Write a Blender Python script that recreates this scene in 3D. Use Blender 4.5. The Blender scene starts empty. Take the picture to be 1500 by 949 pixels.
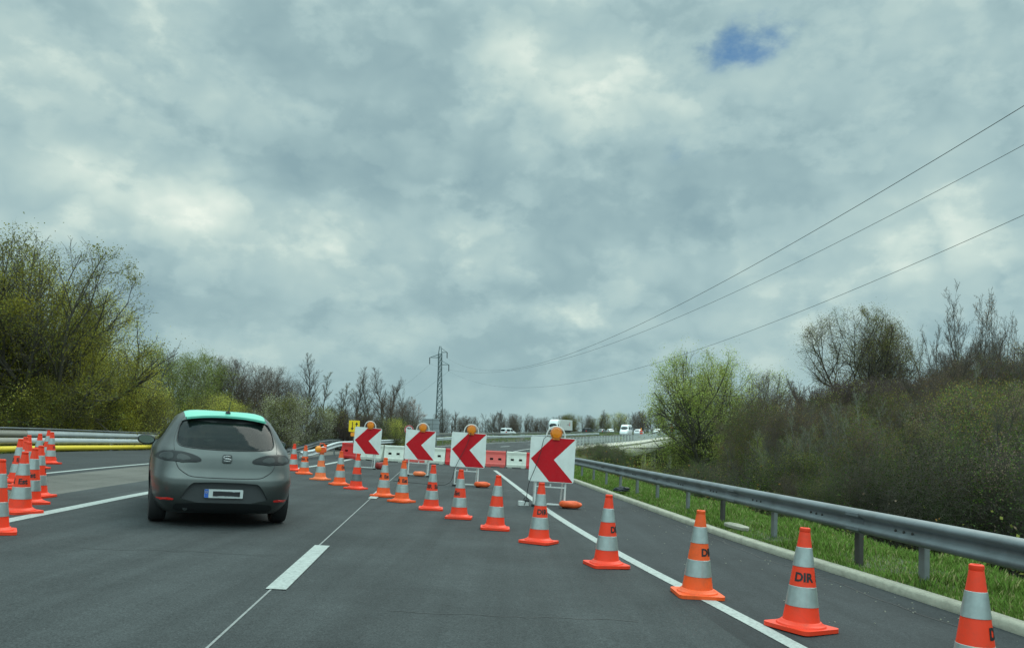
import bpy, bmesh, math, random
import numpy as np
from mathutils import Vector, Matrix
R = math.radians
random.seed(7)
S = bpy.context.scene
S.render.engine = 'CYCLES'
COL = S.collection

# ------------------------------------------------------------ camera
EYE = 1.35
PITCH, ROLL = R(3.75), R(0.5)
fwd = Vector((0, math.cos(PITCH), math.sin(PITCH)))
up0 = Vector((0, -math.sin(PITCH), math.cos(PITCH)))
rt0 = Vector((1, 0, 0))
upv = up0*math.cos(ROLL) - rt0*math.sin(ROLL)
rtv = rt0*math.cos(ROLL) + up0*math.sin(ROLL)
cd = bpy.data.cameras.new('camera')
cam = bpy.data.objects.new('camera', cd)
COL.objects.link(cam)
m3 = Matrix((rtv, upv, -fwd)).transposed()
cam.matrix_world = Matrix.Translation((0, 0, EYE)) @ m3.to_4x4()
cd.sensor_width = 36
cd.lens = 28.8
cd.shift_y = 87.5/1500
cd.clip_start = 0.1
cd.clip_end = 9000
S.camera = cam

# ------------------------------------------------------------ world, sun, exposure
SUN_EL, SUN_AZ = R(52), R(35)      # azimuth clockwise from +Y
W = bpy.data.worlds.new('World'); S.world = W; W.use_nodes = True
nt = W.node_tree; N = nt.nodes; L = nt.links
N.clear()
def nd(t, **k):
    n = N.new(t)
    for a, b in k.items(): setattr(n, a, b)
    return n
def vmath(op, a, b=None):
    n = nd('ShaderNodeVectorMath', operation=op)
    for i, s in enumerate((a, b)):
        if s is None: continue
        if hasattr(s, 'is_linked'): L.new(s, n.inputs[i])
        else: n.inputs[i].default_value = s
    return n
def fmath(op, a, b=None, c=None, clamp=False):
    n = nd('ShaderNodeMath', operation=op); n.use_clamp = clamp
    for i, s in enumerate((a, b, c)):
        if s is None: continue
        if hasattr(s, 'is_linked'): L.new(s, n.inputs[i])
        else: n.inputs[i].default_value = s
    return n.outputs[0]
def mrange(v, a, b, c=0.0, d=1.0, smooth=True):
    n = nd('ShaderNodeMapRange'); n.interpolation_type = 'SMOOTHSTEP' if smooth else 'LINEAR'
    L.new(v, n.inputs[0])
    for i, q in enumerate((a, b, c, d)): n.inputs[i+1].default_value = q
    return n.outputs[0]
tc = nd('ShaderNodeTexCoord')
D = tc.outputs['Generated']
sep = nd('ShaderNodeSeparateXYZ'); L.new(D, sep.inputs[0])
zc = fmath('MAXIMUM', sep.outputs[2], 0.0)
den = fmath('ADD', zc, 0.30)
px_ = fmath('DIVIDE', sep.outputs[0], den); py_ = fmath('DIVIDE', sep.outputs[1], den)
cmb = nd('ShaderNodeCombineXYZ'); L.new(px_, cmb.inputs[0]); L.new(py_, cmb.inputs[1])
def wnoise(vec, scale, detail, rough, off=(0, 0, 0), dist=0.0):
    v = vmath('ADD', vec, off)
    n = nd('ShaderNodeTexNoise'); L.new(v.outputs[0], n.inputs['Vector'])
    n.inputs['Scale'].default_value = scale; n.inputs['Detail'].default_value = detail
    n.inputs['Roughness'].default_value = rough; n.inputs['Distortion'].default_value = dist
    return n
wcol = wnoise(D, 4.0, 6, 0.52, (3, 1, 2))
wv = vmath('SUBTRACT', wcol.outputs['Color'], (0.5, 0.5, 0.5))
ws = vmath('SCALE', wv.outputs[0]); ws.inputs[3].default_value = 0.07
DW = vmath('ADD', D, ws.outputs[0]).outputs[0]
def skydir(u, v):
    d = fwd + rtv*((u-750)/1200) - upv*((v-562)/1200)
    return d.normalized()
def blob(u, v, ru, rv):
    c = skydir(u, v)
    s = vmath('SUBTRACT', DW, tuple(c))
    m = vmath('MULTIPLY', s.outputs[0], (1200/ru, 1200/ru, 1200/rv))
    ln = vmath('LENGTH', m.outputs[0]).outputs['Value']
    return mrange(ln, 0.0, 1.0, 1.0, 0.0)
n1 = wnoise(cmb.outputs[0], 1.5, 7, 0.55, (4.3, 2.2, 0), 0.2).outputs[0]
n2 = wnoise(D, 6.5, 7, 0.54, (5.3, 0.7, 3.1), 0.0).outputs[0]
def billow(scale, off, det):
    # dark creases between rounded bright puffs
    q = vmath('MULTIPLY', DW, (1, 1, 1.45)); n = wnoise(q.outputs[0], scale, det, 0.5, off).outputs[0]
    return fmath('ABSOLUTE', fmath('SUBTRACT', n, 0.5))
b1 = billow(4.2, (0.4, 7.2, 0.9), 3); b2 = billow(10.0, (3.4, 1.2, 5.3), 3)
n4 = wnoise(vmath('MULTIPLY', D, (1, 1, 1.5)).outputs[0], 4.2, 9, 0.56, (8.1, 2.6, 4.4), 0.0).outputs[0]
f = fmath('MULTIPLY_ADD', n2, 0.34, fmath('MULTIPLY', n1, 0.24))
f = fmath('ADD', f, mrange(n4, 0.490, 0.555, 0.0, 0.10))
n5 = wnoise(vmath('MULTIPLY', D, (1, 1, 1.6)).outputs[0], 9.5, 8, 0.58, (2.7, 9.1, 1.4), 0.0).outputs[0]
f = fmath('ADD', f, mrange(n5, 0.48, 0.58, -0.030, 0.045))
f = fmath('MULTIPLY_ADD', b1, 0.55, f)
f = fmath('MULTIPLY_ADD', b2, 0.62, f)
f = fmath('ADD', f, 0.165)
for (u, v, ru, rv, a) in [
        (190, 300, 330, 80, .09), (430, 335, 230, 75, .10), (600, 330, 240, 60, .07), (640, 480, 150, 36, .07), (600, 490, 90, 30, .05),
        (90, 90, 300, 80, .07), (380, 150, 200, 50, .06), (740, 365, 150, 60, .13), (870, 465, 260, 32, .12), (1080, 100, 330, 110, .06),
        (840, 120, 200, 70, .09), (930, 110, 160, 60, .06), (1110, 170, 140, 60, .06), (1400, 50, 300, 90, .08), (80, 20, 300, 50, .06),
        (1330, 400, 240, 30, .07), (1060, 360, 160, 40, .05), (750, 70, 120, 60, .06),
        (230, 470, 420, 110, -.13), (300, 230, 420, 50, -.06), (520, 230, 330, 80, -.07), (640, 80, 220, 90, -.05), (420, 60, 160, 70, -.06),
        (1250, 290, 420, 90, -.09), (770, 430, 110, 34, -.10), (900, 330, 260, 60, -.06), (620, 430, 240, 45, -.06), (1000, 245, 200, 60, -.06), (30, 280, 90, 50, -.07)]:
    f = fmath('MULTIPLY_ADD', blob(u, v, ru, rv), a, f)
ramp = nd('ShaderNodeValToRGB'); L.new(f, ramp.inputs[0])
cr = ramp.color_ramp
cr.elements[0].position = 0.33; cr.elements[0].color = (0.255, 0.385, 0.415, 1)
cr.elements[1].position = 0.93; cr.elements[1].color = (0.80, 0.88, 0.785, 1)
for p, c in [(0.48, (0.315, 0.455, 0.472, 1)), (0.57, (0.375, 0.522, 0.528, 1)), (0.67, (0.440, 0.585, 0.570, 1)), (0.79, (0.58, 0.71, 0.655, 1))]:
    e = cr.elements.new(p); e.color = c
# even veil close to the horizon
hz = mrange(sep.outputs[2], 0.0, 0.15, 0.65, 0.0)
mixh = nd('ShaderNodeMixRGB'); L.new(hz, mixh.inputs[0]); L.new(ramp.outputs[0], mixh.inputs[1]); mixh.inputs[2].default_value = (0.320, 0.475, 0.490, 1)
# the overcast sky is brighter overhead
zen = mrange(sep.outputs[2], 0.46, 0.9, 1.0, 3.9)
bk = mrange(sep.outputs[1], -0.1, -0.8, 1.0, 1.9)
zb = fmath('MULTIPLY', zen, bk)
sc = vmath('SCALE', mixh.outputs[0]); L.new(zb, sc.inputs[3])
bgc = nd('ShaderNodeBackground'); L.new(sc.outputs[0], bgc.inputs[0]); bgc.inputs[1].default_value = 1.0
sky = nd('ShaderNodeTexSky', sky_type='NISHITA'); sky.sun_disc = False
sky.dust_density = 0.3; sky.ozone_density = 4.0; sky.sun_elevation = SUN_EL; sky.sun_rotation = SUN_AZ
skt = vmath('MULTIPLY', sky.outputs[0], (0.42, 0.95, 1.25))
bgs = nd('ShaderNodeBackground'); L.new(skt.outputs[0], bgs.inputs[0]); bgs.inputs[1].default_value = 0.05
hole = fmath('ADD', blob(1090, 56, 120, 40), fmath('MULTIPLY', blob(1010, 214, 60, 50), 0.42))
hole = fmath('ADD', hole, fmath('MULTIPLY', blob(1450, 14, 90, 30), 0.4), clamp=True)
hole = fmath('ADD', hole, fmath('MULTIPLY_ADD', n5, -5.0, 2.5))
hole = fmath('MULTIPLY', mrange(hole, 0.2, 1.5, 0.0, 0.8), mrange(fmath('MAXIMUM', blob(1088, 52, 150, 62), fmath('MULTIPLY', blob(1010, 214, 80, 60), 0.5)), 0.12, 0.6, 0.0, 1.0))
hm = fmath('ADD', hole, 0.03, clamp=True)
mx = nd('ShaderNodeMixShader'); L.new(hm, mx.inputs[0]); L.new(bgc.outputs[0], mx.inputs[1]); L.new(bgs.outputs[0], mx.inputs[2])
wo = nd('ShaderNodeOutputWorld'); L.new(mx.outputs[0], wo.inputs[0])

sd = bpy.data.lights.new('sun', 'SUN'); sd.energy = 1.5; sd.angle = R(48); sd.color = (1.0, 0.985, 0.87)
so = bpy.data.objects.new('sun', sd); COL.objects.link(so)
sv = Vector((math.sin(SUN_AZ)*math.cos(SUN_EL), math.cos(SUN_AZ)*math.cos(SUN_EL), math.sin(SUN_EL)))
so.rotation_euler = sv.to_track_quat('Z', 'Y').to_euler()
S.view_settings.view_transform = 'Standard'; S.view_settings.look = 'None'
S.view_settings.exposure = 0.08; S.view_settings.gamma = 1.0
S.view_settings.use_curve_mapping = False
S.cycles.max_bounces = 6; S.cycles.diffuse_bounces = 3; S.cycles.glossy_bounces = 3; S.cycles.transparent_max_bounces = 8; S.cycles.sample_clamp_indirect = 4

# ------------------------------------------------------------ helpers
def tag(o, label=None, cat=None, group=None, kind=None):
    if label: o['label'] = label
    if cat: o['category'] = cat
    if group: o['group'] = group
    if kind: o['kind'] = kind
    return o
def empty(name, loc=(0, 0, 0), rot=(0, 0, 0), label=None, cat=None, group=None):
    o = bpy.data.objects.new(name, None); COL.objects.link(o)
    o.location = loc; o.rotation_euler = rot; o.empty_display_size = 0.2
    return tag(o, label, cat, group)
class MB:
    def __init__(s): s.v = []; s.f = []; s.m = []
    def add(s, V, F, mi=0, M=None):
        b = len(s.v)
        for p in V:
            p = Vector(p)
            s.v.append(tuple(M @ p) if M else tuple(p))
        for q in F: s.f.append(tuple(i+b for i in q)); s.m.append(mi)
    def box(s, c, d, mi=0, M=None, rz=0):
        cx, cy, cz = c; a, b, h = d[0]/2, d[1]/2, d[2]/2
        V = [(x*a, y*b, z*h) for z in (-1, 1) for y in (-1, 1) for x in (-1, 1)]
        cr_, sr = math.cos(rz), math.sin(rz)
        V = [(cx+x*cr_-y*sr, cy+x*sr+y*cr_, cz+z) for x, y, z in V]
        s.add(V, [(0, 2, 3, 1), (4, 5, 7, 6), (0, 1, 5, 4), (2, 6, 7, 3), (0, 4, 6, 2), (1, 3, 7, 5)], mi, M)
    def rbox(s, c, d, r, mi=0, M=None, axis='z', seg=4):
        # box with rounded vertical (axis) edges
        a, b, h = d[0]/2, d[1]/2, d[2]/2
        pts = []
        for (sx, sy, a0) in ((1, 1, 0), (-1, 1, 90), (-1, -1, 180), (1, -1, 270)):
            for i in range(seg+1):
                t = R(a0+90*i/seg)
                pts.append((sx*(a-r)+r*math.cos(t), sy*(b-r)+r*math.sin(t)))
        s.prism(pts, -h, h, mi, M, c, axis)
    def prism(s, pts, z0, z1, mi=0, M=None, c=(0, 0, 0), axis='z'):
        n = len(pts)
        V = [(x, y, z0) for x, y in pts]+[(x, y, z1) for x, y in pts]
        if axis == 'y': V = [(x, -z, y) for x, y, z in V]
        if axis == 'x': V = [(z, x, y) for x, y, z in V]
        V = [(x+c[0], y+c[1], z+c[2]) for x, y, z in V]
        F = [tuple(reversed(range(n))), tuple(range(n, 2*n))]+[(i, (i+1) % n, n+(i+1) % n, n+i) for i in range(n)]
        s.add(V, F, mi, M)
    def tube(s, pts, r, n=8, mi=0, M=None, caps=True):
        pts = [Vector(p) for p in pts]
        rr = r if isinstance(r, (list, tuple)) else [r]*len(pts)
        V = []; ref = None
        for i, p in enumerate(pts):
            t = (pts[min(i+1, len(pts)-1)]-pts[max(i-1, 0)]).normalized()
            if ref is None: ref = Vector((0, 0, 1)) if abs(t.z) < .9 else Vector((1, 0, 0))
            a = t.cross(ref).normalized(); b = t.cross(a).normalized(); ref = a.cross(t)
            for k in range(n):
                w = 2*math.pi*k/n
                V.append(p+(a*math.cos(w)+b*math.sin(w))*rr[i])
        F = [(i*n+k, i*n+(k+1) % n, (i+1)*n+(k+1) % n, (i+1)*n+k) for i in range(len(pts)-1) for k in range(n)]
        if caps: F += [tuple(range(n)), tuple((len(pts)-1)*n+k for k in reversed(range(n)))]
        s.add(V, F, mi, M)
    def lathe(s, prof, n=32, mi=0, M=None, cap=True):
        V = [(r*math.cos(2*math.pi*k/n), r*math.sin(2*math.pi*k/n), z) for r, z in prof for k in range(n)]
        F = [(i*n+k, i*n+(k+1) % n, (i+1)*n+(k+1) % n, (i+1)*n+k) for i in range(len(prof)-1) for k in range(n)]
        if cap: F += [tuple(reversed(range(n))), tuple((len(prof)-1)*n+k for k in range(n))]
        s.add(V, F, mi, M)
    def build(s, name, mats, parent=None, smooth=None, bevel=0, fixn=True):
        me = bpy.data.meshes.new(name)
        me.from_pydata(s.v, [], s.f)
        if not isinstance(mats, (list, tuple)): mats = [mats]
        for m in mats: me.materials.append(m)
        me.polygons.foreach_set('material_index', s.m)
        if fixn:
            bm = bmesh.new(); bm.from_mesh(me); bmesh.ops.recalc_face_normals(bm, faces=bm.faces); bm.to_mesh(me); bm.free()
        o = bpy.data.objects.new(name, me); COL.objects.link(o)
        if parent: o.parent = parent
        if smooth: me.shade_smooth() if smooth is True else me.set_sharp_from_angle(angle=R(smooth)) or None
        if smooth and smooth is not True:
            me.polygons.foreach_set('use_smooth', [True]*len(me.polygons))
            me.set_sharp_from_angle(angle=R(smooth))
        if bevel:
            b = o.modifiers.new('bevel', 'BEVEL'); b.width = bevel; b.segments = 2; b.limit_method = 'ANGLE'
        return o
def np_mesh(name, V, F, mats, mi=None, parent=None, smooth=False):
    me = bpy.data.meshes.new(name)
    V = np.asarray(V, np.float32); F = np.asarray(F, np.int32); k = F.shape[1]
    me.vertices.add(len(V)); me.vertices.foreach_set('co', V.ravel())
    me.loops.add(F.size); me.loops.foreach_set('vertex_index', F.ravel())
    me.polygons.add(len(F)); me.polygons.foreach_set('loop_start', np.arange(0, F.size, k, dtype=np.int32))
    me.polygons.foreach_set('loop_total', np.full(len(F), k, np.int32))
    for m in (mats if isinstance(mats, (list, tuple)) else [mats]): me.materials.append(m)
    if mi is not None: me.polygons.foreach_set('material_index', np.asarray(mi, np.int32))
    if smooth: me.polygons.foreach_set('use_smooth', np.ones(len(F), bool))
    me.update(calc_edges=True); me.validate()
    if name is None: return me
    o = bpy.data.objects.new(name, me); COL.objects.link(o)
    if parent: o.parent = parent
    return o
def copy_tree(o, parent=None):
    c = o.copy(); COL.objects.link(c); c.parent = parent
    for ch in list(o.children): copy_tree(ch, c)
    return c

# ------------------------------------------------------------ materials
MT = {}
def mat(name, col, rough=0.6, metal=0.0, var=0.0, scale=8.0, bump=0.0, bscale=None, coat=0.0, dirt=None, dirt_amt=0.0, dscale=1.5, trans=0.0, island=0.0, emit=None, spec=0.5, detail=6):
    m = bpy.data.materials.new(name); m.use_nodes = True; MT[name] = m
    n = m.node_tree.nodes; l = m.node_tree.links
    b = n['Principled BSDF']
    b.inputs['Base Color'].default_value = (*col, 1); b.inputs['Roughness'].default_value = rough
    b.inputs['Metallic'].default_value = metal; b.inputs['Coat Weight'].default_value = coat
    b.inputs['Transmission Weight'].default_value = trans
    b.inputs['Specular IOR Level'].default_value = spec
    t = n.new('ShaderNodeTexCoord')
    src = None
    if var or dirt or island:
        rgb = n.new('ShaderNodeRGB'); rgb.outputs[0].default_value = (*col, 1); src = rgb.outputs[0]
    if var:
        no = n.new('ShaderNodeTexNoise'); no.inputs['Scale'].default_value = scale; no.inputs['Detail'].default_value = detail
        no.inputs['Roughness'].default_value = 0.65
        l.new(t.outputs['Object'], no.inputs['Vector'])
        mr = n.new('ShaderNodeMapRange'); l.new(no.outputs[0], mr.inputs[0])
        mr.inputs[1].default_value = 0.25; mr.inputs[2].default_value = 0.75
        mr.inputs[3].default_value = 1-var; mr.inputs[4].default_value = 1+var
        vm = n.new('ShaderNodeVectorMath'); vm.operation = 'SCALE'; l.new(src, vm.inputs[0]); l.new(mr.outputs[0], vm.inputs[3]); src = vm.outputs[0]
    if island:
        ge = n.new('ShaderNodeNewGeometry')
        mr = n.new('ShaderNodeMapRange'); l.new(ge.outputs['Random Per Island'], mr.inputs[0])
        mr.inputs[3].default_value = 1-island; mr.inputs[4].default_value = 1+island
        vm = n.new('ShaderNodeVectorMath'); vm.operation = 'SCALE'; l.new(src, vm.inputs[0]); l.new(mr.outputs[0], vm.inputs[3]); src = vm.outputs[0]
    if dirt:
        no = n.new('ShaderNodeTexNoise'); no.inputs['Scale'].default_value = dscale; no.inputs['Detail'].default_value = 8; no.inputs['Roughness'].default_value = 0.7
        l.new(t.outputs['Object'], no.inputs['Vector'])
        mr = n.new('ShaderNodeMapRange'); l.new(no.outputs[0], mr.inputs[0])
        mr.inputs[1].default_value = 0.45; mr.inputs[2].default_value = 0.75; mr.inputs[4].default_value = dirt_amt
        mi = n.new('ShaderNodeMixRGB'); l.new(mr.outputs[0], mi.inputs[0]); l.new(src, mi.inputs[1]); mi.inputs[2].default_value = (*dirt, 1); src = mi.outputs[0]
    if src: l.new(src, b.inputs['Base Color'])
    if bump:
        no = n.new('ShaderNodeTexNoise'); no.inputs['Scale'].default_value = bscale or scale*4; no.inputs['Detail'].default_value = 5
        l.new(t.outputs['Object'], no.inputs['Vector'])
        bp = n.new('ShaderNodeBump'); bp.inputs['Strength'].default_value = bump; bp.inputs['Distance'].default_value = 0.02
        l.new(no.outputs[0], bp.inputs['Height']); l.new(bp.outputs[0], b.inputs['Normal'])
    if emit:
        b.inputs['Emission Color'].default_value = (*emit[:3], 1); b.inputs['Emission Strength'].default_value = emit[3]
    return m
def leafmat(name, col, island=0.45):
    m = bpy.data.materials.new(name); m.use_nodes = True; MT[name] = m
    n = m.node_tree.nodes; l = m.node_tree.links; n.clear()
    rgb = n.new('ShaderNodeRGB'); rgb.outputs[0].default_value = (*col, 1)
    ge = n.new('ShaderNodeNewGeometry'); oi = n.new('ShaderNodeObjectInfo')
    mr = n.new('ShaderNodeMapRange'); l.new(ge.outputs['Random Per Island'], mr.inputs[0]); mr.inputs[3].default_value = 1-island; mr.inputs[4].default_value = 1+island
    m2 = n.new('ShaderNodeMapRange'); l.new(oi.outputs['Random'], m2.inputs[0]); m2.inputs[3].default_value = .5; m2.inputs[4].default_value = 1.6
    mm = n.new('ShaderNodeMath'); mm.operation = 'MULTIPLY'; l.new(mr.outputs[0], mm.inputs[0]); l.new(m2.outputs[0], mm.inputs[1])
    vm = n.new('ShaderNodeVectorMath'); vm.operation = 'SCALE'; l.new(rgb.outputs[0], vm.inputs[0]); l.new(mm.outputs[0], vm.inputs[3])
    d = n.new('ShaderNodeBsdfDiffuse'); tr = n.new('ShaderNodeBsdfTranslucent'); mx_ = n.new('ShaderNodeMixShader'); mx_.inputs[0].default_value = .45
    l.new(vm.outputs[0], d.inputs[0]); l.new(vm.outputs[0], tr.inputs[0]); l.new(d.outputs[0], mx_.inputs[1]); l.new(tr.outputs[0], mx_.inputs[2])
    o = n.new('ShaderNodeOutputMaterial'); l.new(mx_.outputs[0], o.inputs[0])
    return m

def asphalt(name, col, streak=0.10, patch=0.12, speck=0.5, stain=0.0):
    m = bpy.data.materials.new(name); m.use_nodes = True; MT[name] = m
    n = m.node_tree.nodes; l = m.node_tree.links; b = n['Principled BSDF']
    t = n.new('ShaderNodeTexCoord')
    def noise(scale, det, ro, mapping=None):
        x = n.new('ShaderNodeTexNoise'); x.inputs['Scale'].default_value = scale; x.inputs['Detail'].default_value = det; x.inputs['Roughness'].default_value = ro
        if mapping:
            mp = n.new('ShaderNodeMapping'); mp.inputs['Scale'].default_value = mapping; mp.inputs['Rotation'].default_value = (0, 0, R(-5))
            l.new(t.outputs['Object'], mp.inputs[0]); l.new(mp.outputs[0], x.inputs[0])
        else: l.new(t.outputs['Object'], x.inputs[0])
        return x.outputs[0]
    def mr(v, a, b_, c, d):
        x = n.new('ShaderNodeMapRange'); l.new(v, x.inputs[0])
        for i, q in enumerate((a, b_, c, d)): x.inputs[i+1].default_value = q
        return x.outputs[0]
    def mul(a, b_):
        x = n.new('ShaderNodeMath'); x.operation = 'MULTIPLY'; l.new(a, x.inputs[0]); l.new(b_, x.inputs[1]); return x.outputs[0]
    f1 = mr(noise(0.45, 8, .68), .35, .65, 1-patch, 1+patch)
    f2 = mr(noise(1.0, 5, .6, (2.6, .08, 1)), .3, .7, 1-streak, 1+streak)
    f3 = mr(noise(70, 3, .8), .3, .7, 1-speck*.6, 1+speck*.6)
    f4 = mr(noise(24, 6, .8), .35, .65, .84, 1.16)
    f = mul(mul(f1, f2), mul(f3, f4))
    vo = n.new('ShaderNodeTexVoronoi'); vo.inputs['Scale'].default_value = 26; l.new(t.outputs['Object'], vo.inputs['Vector'])
    chips = mr(vo.outputs['Distance'], .05, .09, 1.0, 0.0)
    wn = n.new('ShaderNodeTexWhiteNoise'); l.new(vo.outputs['Position'], wn.inputs[0])
    gate = mr(wn.outputs[0], .90, .91, 0, .8)
    ch = mul(chips, gate)
    vm = n.new('ShaderNodeVectorMath'); vm.operation = 'SCALE'; vm.inputs[0].default_value = col; l.new(f, vm.inputs[3])
    src = vm.outputs[0]
    if stain:
        sn = mr(noise(.8, 7, .7, (1.3, .35, 1)), .52, .66, 0, stain)
        mi = n.new('ShaderNodeMixRGB'); l.new(sn, mi.inputs[0]); l.new(src, mi.inputs[1]); mi.inputs[2].default_value = (.022, .024, .025, 1); src = mi.outputs[0]
    mi = n.new('ShaderNodeMixRGB'); l.new(ch, mi.inputs[0]); l.new(src, mi.inputs[1]); mi.inputs[2].default_value = (.2, .2, .19, 1)
    l.new(mi.outputs[0], b.inputs['Base Color'])
    b.inputs['Roughness'].default_value = .88; b.inputs['Specular IOR Level'].default_value = .22
    bp = n.new('ShaderNodeBump'); bp.inputs['Strength'].default_value = .5; bp.inputs['Distance'].default_value = .006
    l.new(noise(90, 2, .7), bp.inputs['Height']); l.new(bp.outputs[0], b.inputs['Normal'])
    return m
asphalt('asphalt', (.040, .045, .046), streak=.20, patch=.22, speck=.9)
asphalt('asphalt_shoulder', (.035, .039, .041), stain=.7, streak=.15, speck=.9)
asphalt('asphalt_dark', (.036, .041, .042))
asphalt('asphalt_pale', (.105, .103, .092), patch=.2)
def paintmat(name, col, under=(.07, .074, .075), wear=.5):
    m = mat(name, col, .6, var=.08, scale=5, dirt=under, dirt_amt=wear, dscale=30)
    return m
paintmat('road_paint', (.34, .375, .355), wear=.75)
paintmat('road_paint_worn', (.50, .54, .52), wear=.75)
mat('tar', (.025, .026, .027), .5)
mat('joint_pale', (.20, .21, .205), .8, var=.3, scale=20)
mat('concrete', (.34, .33, .26), .85, var=.18, scale=6, bump=.4, dirt=(.16, .15, .12), dirt_amt=.6, dscale=4)
mat('bridge_concrete', (.66, .63, .54), .85, var=.15, scale=1.5, dirt=(.3, .28, .23), dirt_amt=.4, dscale=.9)
mat('galv', (.175, .20, .21), .52, metal=.35, var=.2, scale=2.2, dirt=(.075, .08, .072), dirt_amt=.7, dscale=1.6)
mat('galv_lap', (.165, .19, .20), .55, metal=.35, var=.15, scale=6)
mat('galv_post', (.20, .215, .215), .55, metal=.3, var=.15, scale=6, dirt=(.08, .07, .05), dirt_amt=.6, dscale=5)
mat('post_dark', (.055, .05, .045), .7, var=.2, scale=8)
mat('beam_beige', (.36, .35, .30), .7, var=.12, scale=1.2, dirt=(.2, .19, .16), dirt_amt=.5, dscale=1.2)
mat('beam_pale', (.46, .52, .53), .6, var=.08, scale=1.5, dirt=(.3, .32, .32), dirt_amt=.4, dscale=1.2)
mat('yellow_strip', (.80, .62, .04), .6, var=.08, scale=2, dirt=(.35, .3, .1), dirt_amt=.4, dscale=2)
mat('soil', (.085, .075, .05), .95, var=.35, scale=.6, bump=.6, bscale=4)
mat('plinth', (.075, .085, .055), .9, var=.3, scale=2)
mat('soil_dark', (.050, .052, .046), .95, var=.35, scale=.9)
mat('grass_ground', (.050, .070, .026), .95, var=.4, scale=.9, dirt=(.09, .07, .04), dirt_amt=.5, dscale=.25)
mat('cone_red', (.88, .048, .012), .5, var=.10, scale=7, dirt=(.22, .05, .03), dirt_amt=.55, dscale=7, spec=.4)
mat('cone_orange', (.90, .105, .015), .5, var=.10, scale=7, dirt=(.25, .08, .04), dirt_amt=.55, dscale=8, spec=.4)
mat('cone_faded', (.88, .19, .06), .55, var=.1, scale=9, dirt=(.3, .12, .07), dirt_amt=.5, dscale=8, spec=.4)
mat('reflective', (.36, .41, .40), .30, metal=.45, var=.14, scale=12, dirt=(.25, .26, .25), dirt_amt=.4, dscale=14)
mat('reflective_sooty', (.13, .14, .14), .5, metal=.2, var=.4, scale=9)
mat('ink', (.015, .014, .016), .5)
mat('sign_white', (.70, .73, .70), .4, var=.05, scale=5, dirt=(.5, .5, .46), dirt_amt=.5, dscale=3)
mat('sign_red', (.50, .006, .014), .5, spec=.2, var=.1, scale=6, dirt=(.4, .05, .05), dirt_amt=.25, dscale=14)
mat('frame_white', (.60, .62, .60), .45, var=.08, scale=9, dirt=(.3, .28, .25), dirt_amt=.5, dscale=9)
mat('sign_back', (.30, .33, .34), .5, metal=.3, var=.1, scale=1)
mat('amber', (.90, .29, .012), .22, var=.1, scale=20, coat=.3)
mat('amber_dark', (.72, .20, .01), .3)
mat('black_rubber', (.018, .019, .020), .75, var=.2, scale=20)
mat('bag_orange', (.70, .085, .012), .6, var=.15, scale=12, bump=.5, bscale=18)
mat('bag_red', (.30, .025, .02), .6, var=.2, scale=12, bump=.5, bscale=18)
mat('barrier_red', (.60, .020, .022), .5, var=.08, scale=4, dirt=(.3, .08, .07), dirt_amt=.5, dscale=3)
mat('barrier_pink', (.70, .10, .085), .5, var=.08, scale=4, dirt=(.4, .12, .1), dirt_amt=.5, dscale=3)
mat('barrier_white', (.62, .64, .56), .5, var=.06, scale=4, dirt=(.35, .34, .28), dirt_amt=.6, dscale=3)
mat('slot_dark', (.03, .03, .03), .8)
mat('sign_yellow', (.85, .60, .01), .45, var=.04, scale=5)
mat('car_paint', (.074, .083, .080), .32, metal=.65, var=.05, scale=3, coat=.28, dirt=(.13, .13, .12), dirt_amt=.25, dscale=2.5)
MT['car_paint'].node_tree.nodes['Principled BSDF'].inputs['Coat Roughness'].default_value = .22
mat('mint_paint', (.17, .60, .45), .35, var=.03, scale=3, coat=.3)
mat('black_plastic', (.014, .016, .017), .55, var=.1, scale=12)
mat('insert_grey', (.040, .044, .046), .55, var=.08, scale=8)
mat('glass_dark', (.012, .018, .018), .10, spec=.6)
mat('cabin', (.012, .014, .015), .8)
mat('lamp_smoke', (.008, .010, .011), .4, spec=.35)
mat('lamp_smoke_pale', (.028, .034, .034), .35, spec=.4)
mat('red_lens', (.60, .02, .015), .25, coat=.4)
mat('plate_white', (.50, .53, .52), .4)
mat('plate_blue', (.02, .10, .42), .4)
mat('chrome_dark', (.05, .055, .055), .3, metal=.8)
mat('rim', (.45, .46, .46), .35, metal=.7)
mat('vehicle_white', (.72, .75, .74), .35, coat=.4, var=.03, scale=2)
mat('vehicle_grey', (.16, .18, .19), .35, coat=.4, metal=.3)
mat('vehicle_dark', (.03, .035, .04), .35, coat=.4)
mat('truck_box', (.60, .63, .60), .5, var=.05, scale=1)
mat('logo_red', (.6, .03, .03), .5)
mat('logo_grey', (.25, .27, .28), .5)
mat('hivis', (.9, .22, .02), .6)
mat('skin', (.45, .26, .18), .6)
mat('steel_pylon', (.13, .17, .18), .6, metal=.3)
mat('wire', (.03, .035, .04), .6)
mat('bag_black', (.02, .025, .03), .4, bump=.6, bscale=20)
mat('stone', (.30, .29, .23), .85, var=.2, scale=8, bump=.5)
def seefar(name, col, a):
    m = mat(name, col, .5)
    return m
# glass of the hatchback's rear window: tinted but see-through
g = mat('glass_tint', (.012, .02, .02), .05, trans=0.0, spec=.4)
n = g.node_tree.nodes; l = g.node_tree.links
tp = n.new('ShaderNodeBsdfTransparent'); tp.inputs[0].default_value = (.24, .30, .30, 1)
ms = n.new('ShaderNodeMixShader'); ms.inputs[0].default_value = .55
l.new(n['Principled BSDF'].outputs[0], ms.inputs[1]); l.new(tp.outputs[0], ms.inputs[2]); l.new(ms.outputs[0], n['Material Output'].inputs[0])
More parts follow.
